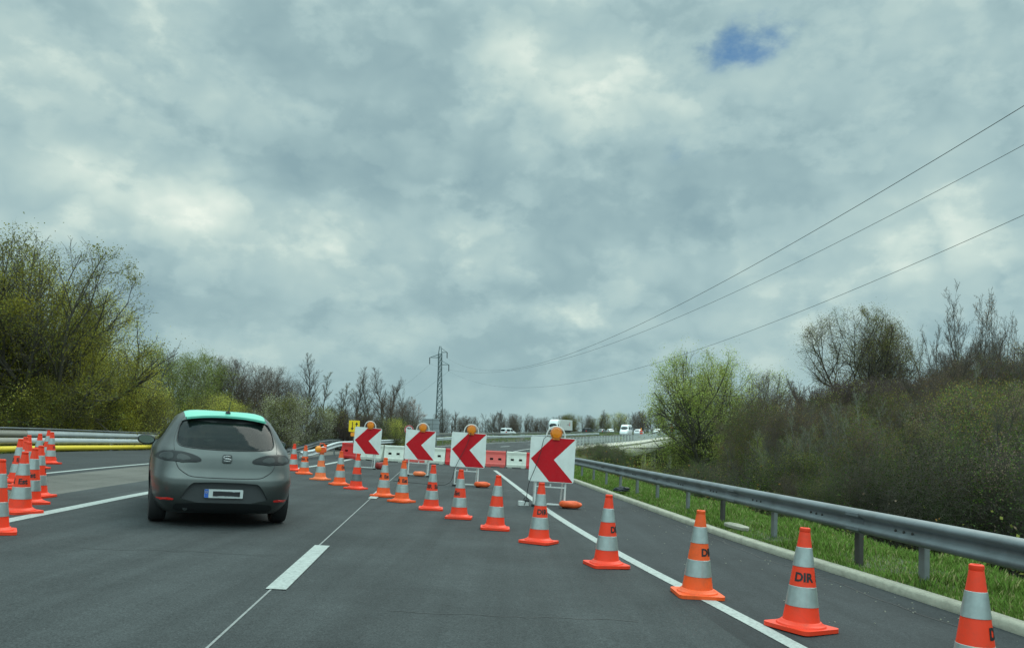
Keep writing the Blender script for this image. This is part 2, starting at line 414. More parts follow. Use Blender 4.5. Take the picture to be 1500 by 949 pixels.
# bark and leaves
mat('bark_dark', (.075, .066, .050), .9, var=.3, scale=3)
mat('bark_brown', (.085, .068, .052), .9, var=.3, scale=3)
mat('bark_grey', (.085, .080, .066), .9, var=.3, scale=3)
mat('bark_olive', (.12, .12, .065), .9, var=.3, scale=3)
mat('bark_red', (.105, .062, .048), .9, var=.3, scale=3)
mat('bark_plum', (.080, .055, .050), .9, var=.3, scale=3)
mat('bark_pale', (.19, .19, .15), .9, var=.3, scale=3)
leafmat('leaf_wood', (.075, .115, .042))
leafmat('leaf_yellowgreen', (.44, .405, .075))
leafmat('leaf_mustard', (.19, .15, .045))
leafmat('leaf_olive', (.19, .195, .05))
leafmat('leaf_green', (.105, .160, .036))
leafmat('leaf_fresh', (.155, .220, .042))
leafmat('leaf_pale', (.32, .36, .11))
leafmat('leaf_willow', (.31, .35, .105))
leafmat('leaf_deep', (.050, .080, .028))
leafmat('leaf_rust', (.185, .100, .035))
leafmat('bud_brown', (.160, .120, .090))
leafmat('blossom', (.50, .50, .38), .35)
leafmat('blossom_pink', (.36, .29, .26), .35)
leafmat('grass_blade', (.125, .215, .045), .5)
leafmat('grass_dry', (.27, .27, .12), .4)

# ------------------------------------------------------------ the road's layout
def bank(y): 
    t = min(max((y-18)/35, 0), 1); t = t*t*(3-2*t)
    return .0524*(1-t)+.035*t
def zroad(x, y): return -bank(y)*x
def catmull(P, step):
    P = [np.array(p, float) for p in P]
    P = [2*P[0]-P[1]]+P+[2*P[-1]-P[-2]]
    out = []
    for i in range(1, len(P)-2):
        n_ = max(2, int(np.linalg.norm(P[i+1][:2]-P[i][:2])/step))
        for k in range(n_):
            t = k/n_
            out.append(.5*((2*P[i])+(-P[i-1]+P[i+1])*t+(2*P[i-1]-5*P[i]+4*P[i+1]-P[i+2])*t*t+(-P[i-1]+3*P[i]-3*P[i+1]+P[i+2])*t**3))
    out.append(P[-2]); return np.array(out)
def cx(y): return -1.35-.085*y
RC = [(cx(y), y, zroad(cx(y), y)) for y in (-14, -4, 6, 16, 26, 34)] + [(-4.6, 50, .17), (-2.6, 75, .32), (3.2, 100, .60), (13, 130, 1.0), (29, 180, 1.9), (52, 228, 2.8), (90, 280, 3.8), (160, 330, 5), (300, 380, 7)]
LCX = [(cx(y)-8.8, y, zroad(cx(y)-8.8, y)) for y in (-14, -4, 6, 16, 26, 40)] + [(-14.2, 62, .58), (-14.8, 90, .85), (-12.0, 128, 1.12), (-5, 165, 1.45), (8, 202, 1.95), (27, 238, 2.6), (55, 272, 3.3), (100, 315, 4.2), (170, 362, 5.5), (300, 420, 7)]
RP = catmull(RC, 2.0); LP = catmull(LCX, 2.0)
def frame(P):
    T = np.gradient(P[:, :2], axis=0); T /= np.linalg.norm(T, axis=1)[:, None]
    Nn = np.stack([T[:, 1], -T[:, 0]], 1)   # right-hand normal
    return T, Nn
RT, RN = frame(RP); LT, LN = frame(LP)
def bk_at(y): return bank(y) if y < 60 else max(.012, .035-.00015*(y-60))
RB = np.array([bk_at(y) for y in RP[:, 1]]); LB = np.array([bk_at(y) for y in LP[:, 1]])
def ribbon(name, P, Nn, Bk, offs, material, dz=0.0, i0=0, i1=None, label=None, thick=0, kind='structure'):
    idx = range(i0, i1 or len(P))
    V = []; F = []
    offs = [o if callable(o) else (lambda y, o=o: o) for o in offs]
    m = len(offs)
    for i in idx:
        for o in offs:
            w = o(P[i, 1])
            V.append((P[i, 0]+Nn[i, 0]*w, P[i, 1]+Nn[i, 1]*w, P[i, 2]-Bk[i]*w+dz))
    k = len(list(idx))
    for i in range(k-1):
        for j in range(m-1): F.append((i*m+j, i*m+j+1, (i+1)*m+j+1, (i+1)*m+j))
    o = np_mesh(name, V, F, material)
    if kind: o['kind'] = kind
    return o
def kerb_shift(y):
    # the kerb swings out to the right close to the camera
    t = min(max((13-y)/7, 0), 1); return .34*t*t*(3-2*t)
def smooth(a, b, x):
    t = min(max((x-a)/(b-a), 0), 1); return t*t*(3-2*t)
# right carriageway (the closed one ahead), its shoulder, the median opening, left carriageway
ribbon('road', RP, RN, RB, [-4.75, -2.5, 0, 1.7, 3.5], MT['asphalt'])
ribbon('hard_shoulder', RP, RN, RB, [3.5, 4.6, lambda y: 5.74+kerb_shift(y)], MT['asphalt_shoulder'])
ribbon('left_road', LP, LN, LB, [-2.6, 0, 2.2], MT['asphalt_dark'])
i50 = int(np.argmin(abs(RP[:, 1]-52)))
# paved median opening between the carriageways
V = []; F = []
for i in range(i50+1):
    y = RP[i, 1]; a = RP[i, :2]+RN[i]*(-4.75)
    b = LP[:, :2]+LN*2.2; q = b[np.argmin(abs(b[:, 1]-a[1]))]
    for t in (0, .33, .66, 1):
        x = a[0]*(1-t)+q[0]*t; yy = a[1]*(1-t)+q[1]*t
        V.append((x, yy, zroad(x, yy)-.002))
for i in range(i50):
    for j in range(3): F.append((i*4+j, i*4+j+1, (i+1)*4+j+1, (i+1)*4+j))
np_mesh('median_strip', V, F, MT['asphalt_pale'])['kind'] = 'structure'

V = []; F = []; nn = 0
for i in range(i50, iy_ := int(np.argmin(abs(RP[:, 1]-205)))):
    a = np.array([*(RP[i, :2]+RN[i]*(-4.75)), RP[i, 2]+RB[i]*4.75])
    e2 = np.column_stack([LP[:, :2]+LN*2.2, LP[:, 2]-LB*2.2]); q = e2[np.argmin((e2[:, 0]-a[0])**2+(e2[:, 1]-a[1])**2)]
    for t in (0, .25, .5, .75, 1):
        p = a*(1-t)+q*t; V.append((p[0], p[1], p[2]-.03-.10*4*t*(1-t)))
    nn += 1
for i in range(nn-1):
    for j in range(4): F.append((i*5+j, i*5+j+1, (i+1)*5+j+1, (i+1)*5+j))
np_mesh('median_soil', V, F, MT['soil_dark'])['kind'] = 'structure'

# painted lines from points on the ground, as strips 4 mm proud
def on_road(px, Y_unused=None): return px
def pixg(u, v, h=0.0):
    d = fwd+rtv*((u-750)/1200)-upv*((v-562)/1200)
    t = 5.0
    for _ in range(60):
        x, y = d.x*t, d.y*t
        zt = zroad(x, y)+h
        t = (zt-EYE)/d.z if d.z < -1e-5 else 1e3
        if not (0 < t < 400): t = 400
    return (d.x*t, d.y*t)
def strip(name, pts, w, material, h=.004, step=.6, zf=zroad):
    P = catmull([(x, y, 0) for x, y in pts], step); T, Nn = frame(P)
    V = []; F = []
    for i in range(len(P)):
        ww = w[0]+(w[1]-w[0])*i/(len(P)-1) if isinstance(w, tuple) else w
        for s in (-.5, .5):
            x = P[i, 0]+Nn[i, 0]*ww*s; y = P[i, 1]+Nn[i, 1]*ww*s
            V.append((x, y, zf(x, y)+h))
    for i in range(len(P)-1): F.append((2*i, 2*i+1, 2*i+3, 2*i+2))
    o = np_mesh(name, V, F, material); o['kind'] = 'structure'; return o
def rline(off, y0, y1, n=8): return [(cx(y)+off, y) for y in np.linspace(y0, y1, n)]
strip('edge_line', [(cx(y)+o, y) for y, o in ((-2, 4.2), (3, 4.02), (5.8, 3.88), (7.3, 3.78), (9, 3.64), (11.6, 3.50), (16, 3.40), (24, 3.44), (33, 3.5))], .14, MT['road_paint'])
strip('lane_joint', rline(-.02, -2, 33), .018, MT['joint_pale'], h=.003)
for y0, y1 in ((6.75, 9.35), (16.0, 19.0), (-6, -3.2)):
    strip('lane_dash', rline(.02, y0, y1, 4), .165 if y0 < 10 else .16, MT['road_paint'], h=.008)
l4 = [(-5.6, 2), (-5.85, 8), (-6.07, 11), (-6.33, 14.3), (-6.5, 19), (-6.62, 24.5), (-6.75, 30), (-7.3, 38)]
strip('left_edge_line', l4, .19, MT['road_paint'])
strip('left_joint', [(a[0]-.42-.02*a[1], a[1]) for a in l4], (.5, .9), MT['asphalt'], h=.003)
l5 = [(cx(y)-6.95+.02*max(0, y-20), y) for y in (4, 12, 20, 30, 40, 52)]
strip('far_lane_line', l5, .14, MT['road_paint'])
def rz(i, off): return RP[i, 2]-RB[i]*off
def path_strip(name, P, Nn, Bk, off, w, i0, i1, material, h=.006):
    return ribbon(name, P, Nn, Bk, [off-w/2, off+w/2], material, dz=h, i0=i0, i1=i1)
iy = lambda P, y: int(np.argmin(abs(P[:, 1]-y)))
for y0 in (44, 57, 70, 83, 96):
    path_strip('lane_dash', RP, RN, RB, .0, .22, iy(RP, y0), iy(RP, y0)+3, MT['road_paint'])
path_strip('edge_line', RP, RN, RB, 3.5, .22, iy(RP, 40), iy(RP, 240), MT['road_paint'])
path_strip('edge_line', RP, RN, RB, -4.2, .22, iy(RP, 50), iy(RP, 240), MT['road_paint'])
path_strip('far_edge_line', LP, LN, LB, 1.8, .2, iy(LP, 55), iy(LP, 280), MT['road_paint'])
path_strip('far_edge_line', LP, LN, LB, -2.2, .2, iy(LP, 55), iy(LP, 280), MT['road_paint'])
# thin cracks and joints in the tarmac
rc = random.Random(3)
def crack(x0, y0, x1, y1, w, n_=14, jit=.05):
    P = []
    for k in range(n_+1):
        t = k/n_; P.append((x0+(x1-x0)*t+rc.gauss(0, jit), y0+(y1-y0)*t+rc.gauss(0, jit)))
    strip('tar_seam', P, w, MT['tar'], h=.0025, step=.2)
crack(-.9, 6.2, 1.0, 6.45, .010, jit=.03); crack(2.9, 14.5, 3.7, 7.0, .012, 18, .04); crack(3.1, 9.4, 4.0, 9.7, .010)
crack(-4.2, 8.2, -2.4, 8.5, .010); crack(-2.5, 13.5, 1.0, 13.9, .012, jit=.03)
# dark seam across the lanes under the signs
strip('tar_seam', [(-3.2, 24.6), (-1.2, 22.3), (.6, 20.2)], .03, MT['tar'], h=.012)

# kerb on the right
def sweep(name, P, Nn, Bk, prof, material, i0, i1, dz=0.0, parent=None, smooth_=False, closed=True, shift=False):
    # prof: list of (offset, height above road plane)
    V = []; F = []; m = len(prof)
    for i in range(i0, i1):
        for (o, h) in prof:
            if shift: o += kerb_shift(P[i, 1])
            V.append((P[i, 0]+Nn[i, 0]*o, P[i, 1]+Nn[i, 1]*o, P[i, 2]-Bk[i]*o+h+dz))
    k = i1-i0
    for i in range(k-1):
        for j in range(m if closed else m-1): F.append((i*m+j, (i+1)*m+j, (i+1)*m+(j+1) % m, i*m+(j+1) % m))
    if closed:
        pass
    return np_mesh(name, V, F, material, parent=parent, smooth=smooth_)
RPf = catmull(RC, 1.0); RTf, RNf = frame(RPf); RBf = np.array([bk_at(y) for y in RPf[:, 1]])
ko = sweep('kerb', RPf, RNf, RBf, [(5.72, -.1), (5.72, .065), (5.745, .088), (5.86, .092), (5.86, -.1)], MT['concrete'], 0, iy(RPf, 108), shift=True)
ko['kind'] = 'structure'

# ------------------------------------------------------------ terrain: one sheet to the horizon
def vnoise(X, Y, seed=0):
    r = np.random.default_rng(seed); out = 0
    for k in range(7):
        a = r.uniform(0, 6.28, 2); fx = r.uniform(-1, 1, 2); out = out+np.sin(X*fx[0]+Y*fx[1]+a[0])*.35
    return out
def sstep(a, b, x):
    t = np.clip((x-a)/(b-a), 0, 1); return t*t*(3-2*t)
def terrain_h(X, Y):
    X = np.asarray(X, float); Y = np.asarray(Y, float); sh = X.shape
    x = X.ravel(); y = Y.ravel()
    def near(P, Nn, Bk):
        Q = P[::2]; d2 = (x[:, None]-Q[None, :, 0])**2+(y[:, None]-Q[None, :, 1])**2
        j = np.argmin(d2, 1)*2
        off = (x-P[j, 0])*Nn[j, 0]+(y-P[j, 1])*Nn[j, 1]
        return j, off, P[j, 2], Bk[j], np.sqrt(d2.min(1))
    j, ro, rzz, rb, rd = near(RP, RN, RB); j2, lo, lz, lb, ld = near(LP, LN, LB)
    z = np.zeros_like(x)
    right = ro > -4.7; left = lo < 2.2
    mid = ~right & ~left
    # right of / under right carriageway
    e = rzz-rb*5.9
    via = sstep(80, 94, RP[j, 1])*(1-sstep(205, 225, RP[j, 1]))
    inside = rzz-rb*ro-.35
    prof = e+.02+.03*sstep(5.9, 6.6, ro)-.12*sstep(7, 8.2, ro)-(ro > 8.0)*np.minimum((ro-8.0)*.38, 2.6+2.2*sstep(60, 100, y))
    ksh = .34*sstep(0, 7, 13-y)
    base = np.where(ro > 5.8+ksh, prof, inside)
    lowz = -5.6+.25*vnoise(x*.12, y*.12, 3)
    base = np.where(via > 0, base*(1-via)+np.minimum(base, lowz)*via, base)
    # hill to the right and valley
    hill = 25*np.exp(-(((x-165)/72)**2+((y-165)/85)**2))+8*np.exp(-(((x-72)/34)**2+((y-62)/42)**2)) \
        + 1.5*np.exp(-(((x-34)/16)**2+((y-20)/22)**2))
    z = np.where(right, base+hill*sstep(9, 26, ro), z)
    # between
    zr = rzz+rb*4.75; zl = lz-lb*2.2
    w = np.clip((lo-2.2)/np.maximum((lo-2.2)+(-4.75-ro), .01), 0, 1)
    z = np.where(mid, zl*(1-w)+zr*w-.10-.35*np.clip(4*w*(1-w), 0, 1)*sstep(60, 100, y), z)
    z = np.where(mid & (via > 0), z, z)
    el = lz+lb*2.6
    zle = np.where(lo > -2.6, lz-lb*lo-.35, el-.06-np.minimum(np.maximum(-lo-4.2, 0)*.28, 1.6))
    z = np.where(left, zle, z)
    far = np.clip((np.sqrt(x*x+y*y)-330)/900, 0, 1)
    z = z*(1-far)+(-1.0)*far
    z = z+.12*vnoise(x*.5, y*.5, 5)*((ro > 9.5) | (lo < -6))
    z = np.where(y < -13, np.minimum(z, -.6), z)
    return z.reshape(sh)
gx = np.unique(np.concatenate([np.arange(-60, 70, 1.0), np.arange(-200, 260, 6), np.array([-6000, -3000, -1500, -900, -600, -400, -300, 330, 420, 600, 900, 1500, 3000, 6000])]))
gy = np.unique(np.concatenate([np.arange(-20, 60, 1.0), np.arange(60, 200, 2.5), np.arange(200, 420, 6), np.array([-400, -150, -60, -35, 500, 600, 800, 1100, 1600, 2500, 4500, 7500])]))
GX, GY = np.meshgrid(gx, gy)
GZ = np.concatenate([terrain_h(GX[i:i+8], GY[i:i+8]) for i in range(0, len(gy), 8)])
Vt = np.stack([GX.ravel(), GY.ravel(), GZ.ravel()], 1)
nx = len(gx); I = np.arange((len(gy)-1)*nx).reshape(len(gy)-1, nx)[:, :-1].ravel()
Ft = np.stack([I, I+1, I+1+nx, I+nx], 1)
tr = np_mesh('terrain', Vt, Ft, MT['grass_ground'], smooth=True); tr['kind'] = 'structure'
def tz(x, y): return float(terrain_h(np.array([x]), np.array([y]))[0])

# ------------------------------------------------------------ guardrails
def edge_pts(P, Nn, Bk, off, i, h=0):
    return (P[i, 0]+Nn[i, 0]*off, P[i, 1]+Nn[i, 1]*off, P[i, 2]-Bk[i]*off+h)
def wbeam(top, side=-1, depth=.08, hgt=.31, d0=0.0):
    # W profile, offset towards the traffic on 'side'; returns closed thin section of (offset,height)
    raw = [(0, 0), (.035, -.012), (.08, -.040), (.08, -.075), (.012, -.112), (.012, -.168), (.08, -.203), (.08, -.240), (.035, -.270), (0, -.28)]
    a = [(d0+side*o, top+h) for o, h in raw]
    b = [(d0+side*(o-.006), top+h) for o, h in reversed(raw)]
    return a+b
def guardrail(label, P, Nn, Bk, off, i0, i1, top=.76, side=-1, spacing=2, post_y=None, group=None, gh=0.03, mat_='galv', dark=(), dense=True):
    root = empty('guardrail', edge_pts(P, Nn, Bk, off, i0), label=label, cat='guardrail', group=group)
    o = sweep('beam', P, Nn, Bk, [(off+a, b) for a, b in wbeam(top, side, d0=-side*-.10)], MT[mat_], i0, i1, smooth_=False)
    o.data.transform(Matrix.Translation(-Vector(root.location))); o.parent = root
    ys = post_y or None
    pts = []
    if ys: 
        for y in ys:
            i = iy(P, y); t = (y-P[i, 1]); x, yy, z = edge_pts(P, Nn, Bk, off, i); pts.append((x-.085*t, yy+t, z+Bk[i]*.085*t))
    else: pts = [edge_pts(P, Nn, Bk, off, i) for i in range(i0, i1, spacing)]
    pts = pts[:98]
    for k, (x, y, z) in enumerate(pts):
        m = MB(); hh = top-.04
        # C-section post
        m.box((0, 0, hh/2-.15), (.012, .11, hh+.3)); m.box((.026, .052, hh/2-.15), (.05, .01, hh+.3)); m.box((.026, -.052, hh/2-.15), (.05, .01, hh+.3))
        if dense:
            m.box((side*.05, 0, top-.16), (.08, .07, .10))
        p = m.build('post', MT['post_dark' if k in dark else 'galv_post'], root, fixn=False)
        p.location = Vector((x, y, z))-root.location
        p.rotation_euler = (0, R(2.0), R(5)+random.uniform(-.03, .03))
    return root
gr = guardrail('long grey steel W-beam guardrail along the kerb and green verge at the right', RPf, RNf, RBf, 6.4, 0, iy(RPf, 90),
          post_y=[-4, -2, 0, 2, 4.2, 6.2, 8.2, 9.55, 12.1, 14.4, 16.5, 18.9]+[18.9+2*k for k in range(1, 35)], dark=(7, 9))
# bolts on the beam
for y in np.arange(4.2, 26, 2.05):
    for dy, dh in ((0, -.155), (.16, -.155), (-.16, -.155)):
        i = iy(RPf, y+dy); t = y+dy-RPf[i, 1]
        x, yy, z = edge_pts(RPf, RNf, RBf, 6.4, i, .76+dh)
        x += -.085*t-.10; yy += t
        m = MB(); m.lathe([(.016, -.012), (.016, .006), (.010, .012)], 8, M=Matrix.Rotation(R(-90), 4, 'Y'))
        b = m.build('bolt', MT['post_dark'], gr, fixn=False); b.location = Vector((x-.018, yy, z))-gr.location

for y in np.arange(5.2, 40, 4.1):
    i = iy(RPf, y); t = y-RPf[i, 1]; x, yy, z = edge_pts(RPf, RNf, RBf, 6.4, i, .76); x += -.085*t; yy += t
    m = MB(); pr = [(a-.004, b-.76) for a, b in wbeam(.76, -1, d0=-.10)]
    V = [(-a-.006-.0+.0, -.16+0*b, b) for a, b in pr]
    V = [(a+.0, -.15, b) for a, b in pr]+[(a+.0, .15, b) for a, b in pr]; n_ = len(pr)
    m.add(V, [(k, (k+1) % n_, n_+(k+1) % n_, n_+k) for k in range(n_)]+[tuple(range(n_)), tuple(range(n_, 2*n_))])
    b = m.build('lap_joint', MT['galv_lap'], gr); b.location = Vector((x, yy, z))-gr.location; b.rotation_euler = (0, 0, R(4.9))
# median rails
i0 = iy(LP, 40); i1 = iy(LP, 260)
guardrail('grey median guardrail beginning behind the orange cones and running to the far bend', LP, LN, LB, 2.75, i0, i1, top=.74, side=-1, spacing=2, group=None, dense=False)
# flared second rail towards the red barrier block
FPc = catmull([(-8.6, 33, zroad(-8.6, 33)), (-8.9, 40, zroad(-8.9, 40)), (-9.2, 48, .33), (-8.4, 70, .45), (-4, 96, .72), (4.6, 126, 1.05), (18, 170, 1.7)], 2)
FT, FN = frame(FPc); FB = np.full(len(FPc), .0)
guardrail('pale median guardrail that starts at the leftmost red barrier block', FPc, FN, FB, 0, 0, len(FPc), top=.74, side=1, spacing=2, mat_='beam_pale', dense=False)

for g_ in [o for o in bpy.data.objects if o.name.startswith('guardrail') and o is not gr]:
    # both median rails start with an end section that slopes up from the ground
    y0 = g_.location.y
    for c in g_.children:
        if c.name.startswith('beam'):
            for v in c.data.vertices: v.co.z -= .42*(1-smooth(0, 11, v.co.y))
        elif c.location.y < 7: c.location.z -= .42*(1-smooth(0, 11, c.location.y))
# far left barrier: two broad beige rails with a yellow kerb strip below
def left_barrier():
    P, Nn, Bk = LP, LN, LB
    i0, i1 = 0, iy(LP, 250)
    root = empty('crash_barrier', edge_pts(P, Nn, Bk, -2.9, i0), label='long beige double-rail crash barrier with a yellow strip at its foot on the far left', cat='crash barrier')
    def part(nm, prof, mt, a, b):
        o = sweep(nm, P, Nn, Bk, [(-2.9+x, z) for x, z in prof], MT[mt], a, b)
        o.data.transform(Matrix.Translation(-Vector(root.location))); o.parent = root; return o
    ic = iy(P, 27.0); iye = iy(P, 74)
    def rail(z0, z1): return [(-.04, z0), (.05, z0), (.075, (z0+z1)/2-.01), (.05, z1), (-.04, z1)]
    for a, b, mt in ((i0, ic, 'beam_beige'), (ic-1, iy(P, 40), 'beam_pale'), (iy(P, 40)-1, i1, 'beam_beige')):
        da = 0 if mt == 'beam_beige' else .003
        part('upper_rail', [(x+da, z) for x, z in rail(.49, .69)], mt, a, b)
        part('lower_rail', [(x+da, z) for x, z in rail(.26, .45)], mt, a, b)
    part('top_cap', [(-.09, .72), (.09, .72), (.09, .76), (-.09, .76)], 'galv', i0, i1)
    part('yellow_strip', [(.02, .03), (.11, .03), (.11, .19), (.02, .20)], 'yellow_strip', i0, iye)
    for i in range(i0, i1, 3):
        x, y, z = edge_pts(P, Nn, Bk, -2.98, i)
        m = MB(); m.box((0, 0, .28), (.10, .14, .86))
        p = m.build('post', MT['galv_post'], root, fixn=False); p.location = Vector((x, y, z))-root.location
left_barrier()
# ------------------------------------------------------------ traffic cones
fnt = None
def text_mesh(s, size, res=3, bold=0.0, space=1.0):
    c = bpy.data.curves.new('t', 'FONT'); c.body = s; c.size = size; c.resolution_u = res; c.offset = bold; c.space_character = space
    c.align_x = 'CENTER'; c.align_y = 'CENTER'
    o = bpy.data.objects.new('t', c); COL.objects.link(o)
    bpy.context.view_layer.update()
    me = bpy.data.meshes.new_from_object(o.evaluated_get(bpy.context.evaluated_depsgraph_get()))
    V = [tuple(v.co) for v in me.vertices]; F = [tuple(p.vertices) for p in me.polygons]
    bpy.data.objects.remove(o); bpy.data.curves.remove(c); bpy.data.meshes.remove(me)
    return V, F
def cone_r(z):   # main cone radius
    return .137-(z-.05)*(.137-.034)/(.70)
def make_cone(red='cone_red', sooty=False, text=True):
    root = empty('traffic_cone')
    m = MB()
    m.rbox((0, 0, .015), (.41, .41, .03), .05)
    m.lathe([(.185, .028), (.178, .042), (.155, .052), (.148, .062), (.138, .066)], 40)
    m.build('base', MT[red], root, smooth=35)
    m = MB()
    prof = [(.138, .055)]+[(cone_r(z), z) for z in (.10, .17, .31, .46, .60, .69, .715)]
    prof += [(.037, .716), (.040, .722), (.039, .745), (.033, .75), (.022, .75), (.020, .70)]
    m.lathe(prof, 40)
    c = m.build('cone_body', MT[red], root, smooth=35)
    for a, b in ((.172, .318), (.462, .605)):
        m = MB(); m.lathe([(cone_r(a)+.0005, a), (cone_r(a)+.003, a+.002), (cone_r(b)+.003, b-.002), (cone_r(b)+.0005, b)], 40, cap=False)
        m.build('reflective_band', MT['reflective_sooty' if sooty and a < .2 else 'reflective'], root, smooth=35)
    if text:
        V, F = text_mesh('DIR  Est', .088, bold=.0035)
        bm = bmesh.new(); vs = [bm.verts.new(v) for v in V]
        for q in F:
            try: bm.faces.new([vs[i] for i in q])
            except ValueError: pass
        bmesh.ops.triangulate(bm, faces=bm.faces)
        for _ in range(2):
            bmesh.ops.subdivide_edges(bm, edges=[e for e in bm.edges if e.calc_length() > .018], cuts=1, use_grid_fill=False)
            bmesh.ops.triangulate(bm, faces=bm.faces)
        for v in bm.verts:
            z = .385+v.co.y; r = cone_r(z)+.0025; a = -math.pi/2+v.co.x/.092
            v.co = (r*math.cos(a), r*math.sin(a), z)
        me = bpy.data.meshes.new('lettering'); bm.to_mesh(me); bm.free(); me.materials.append(MT['ink'])
        o = bpy.data.objects.new('lettering', me); COL.objects.link(o); o.parent = root
    return root
cone_protos = {'red': make_cone('cone_red'), 'orange': make_cone('cone_orange'), 'faded': make_cone('cone_faded'), 'sooty': make_cone('cone_red', True)}
used = set()
def place_cone(x, y, rz, kind, label, group, z=None, sc_=1.0, jig=True):
    p = cone_protos[kind]
    if kind in used: o = copy_tree(p)
    else: o = p; used.add(kind)
    o.location = (x, y, (zroad(x, y) if z is None else z)+.005)
    rx = random.uniform(-.014, .014) if jig else 0
    o.rotation_mode = 'XYZ'
    # lean with the banked road: rotate about Y so that up tilts to +x
    q = Matrix.Rotation(bank(y)+random.uniform(-.014, .014), 4, 'Y') @ Matrix.Rotation(rx, 4, 'X') @ Matrix.Rotation(rz, 4, 'Z')
    o.rotation_euler = q.to_euler()
    sc_ *= 1.03; o.scale = (sc_, sc_, sc_*1.01)
    tag(o, label, 'traffic cone', group)
    return o
GA = 'cones in the diagonal row across the lane'
face = lambda x, y: math.atan2(-x, y)
row = [
 (1427, 1030, 'red', 140, 'nearest right-hand cone, cut by the bottom right edge of the photo', ),
 (1173, 921, 'red', 52, 'large red and silver cone just right of the white edge line, DIR facing us'),
 (1021, 872, 'orange', 105, 'orange cone standing on the white edge line, second dash of lettering turned right'),
 (888, 829, 'red', 112, 'red cone between the cone on the edge line and the nearest arrow sign'),
 (789, 795, 'red', 65, 'red cone marked DIR standing in front of the nearest arrow sign'),
 (725, 775, 'red', 180, 'plain-sided red cone midway between the two nearest arrow signs'),
 (672, 759, 'red', -95, 'red cone in front of the left leg of the second nearest arrow sign'),
 (631, 746, 'red', 0, 'red cone with DIR Est showing right of the middle of the cone row'),
 (588, 735, 'orange', -35, 'orange cone with Est showing, right beside the far lane dash'),
 (561, 727, 'orange', -28, 'orange cone standing on the far lane dash with Est showing'),
 (521, 716, 'sooty', 150, 'cone with a soot-blackened lower reflective band under the farthest arrow sign'),
 (497, 710, 'orange', 110, 'orange cone left of the cone with the blackened band'),
 (469, 702.5, 'faded', 150, 'orange cone that carries an orange lamp on its tip'),
 (445, 694, 'orange', 10, 'small orange cone between the grey car and the cone with the lamp'),
 (429, 689, 'red', 160, 'red cone half hidden behind the right flank of the grey hatchback')]
conepos = []
for (u, v, kind, rz_, label) in row:
    x, y = pixg(u, v); conepos.append((x, y))
    place_cone(x, y, face(x, y)+R(rz_), kind, label, GA)
GB = 'cones along the left line'
left = [(-5.50, 8.80, 'red', 180, 'red cone at the left edge of the photo, nearest of the left group'),
 (-6.32, 10.62, 'red', -55, 'large red cone with Est showing in front of the clustered left cones'),
 (-6.82, 11.70, 'red', -70, 'red cone directly behind the large Est cone, Es partly hidden'),
 (-7.25, 12.62, 'red', 150, 'red cone to the right of the Est cones beside the white line'),
 (-8.02, 13.6, 'red', -60, 'red cone in the middle of the left cluster, mostly hidden'),
 (-8.33, 14.06, 'red', -62, 'second cone from the left in the cluster, Est partly seen'),
 (-8.88, 14.8, 'red', -50, 'leftmost full cone of the left cluster, one letter showing'),
 (-9.45, 15.9, 'red', 100, 'far cone in the left cluster, its tip above the leftmost full cone'),
 (-10.15, 17.2, 'red', 120, 'red cone far back in the left cluster against the beige barrier'),
 (-10.72, 18.6, 'red', 140, 'narrow far cone third from the right against the beige barrier'),
 (-11.5, 20.5, 'red', 120, 'far cone second from the right in front of the yellow strip'),
 (-12.55, 22.2, 'red', 160, 'lone small cone right of the left cluster by the yellow strip')]
for (x, y, kind, rz_, label) in left: place_cone(x, y, face(x, y)+R(rz_), kind, label, GB)
# lamp on a cone's tip
x, y = conepos[12]
lp = empty('warning_lamp', (x+.035, y, zroad(x, y)+.72), (0, bank(y), 0), 'orange battery lamp perched on the tip of a faded cone', 'lamp')
m = MB(); m.rbox((-.02, 0, .02), (.17, .10, .13), .03, axis='y'); m.box((.05, 0, .10), (.05, .05, .04)); m.build('housing', MT['cone_orange'], lp, smooth=40)
m = MB(); m.lathe([(.01, -.02), (.06, -.015), (.065, .0), (.05, .02), (.02, .028)], 20, M=Matrix.Translation((-.06, -.055, .03)) @ Matrix.Rotation(R(90), 4, 'X')); m.build('lens', MT['amber'], lp, smooth=40)
m = MB(); m.tube([(-.05, 0, .09), (-.05, 0, .14), (.03, 0, .14), (.03, 0, .09)], .008, 6); m.build('handle', MT['cone_orange'], lp)

lp.scale = (1.35, 1.35, 1.35)

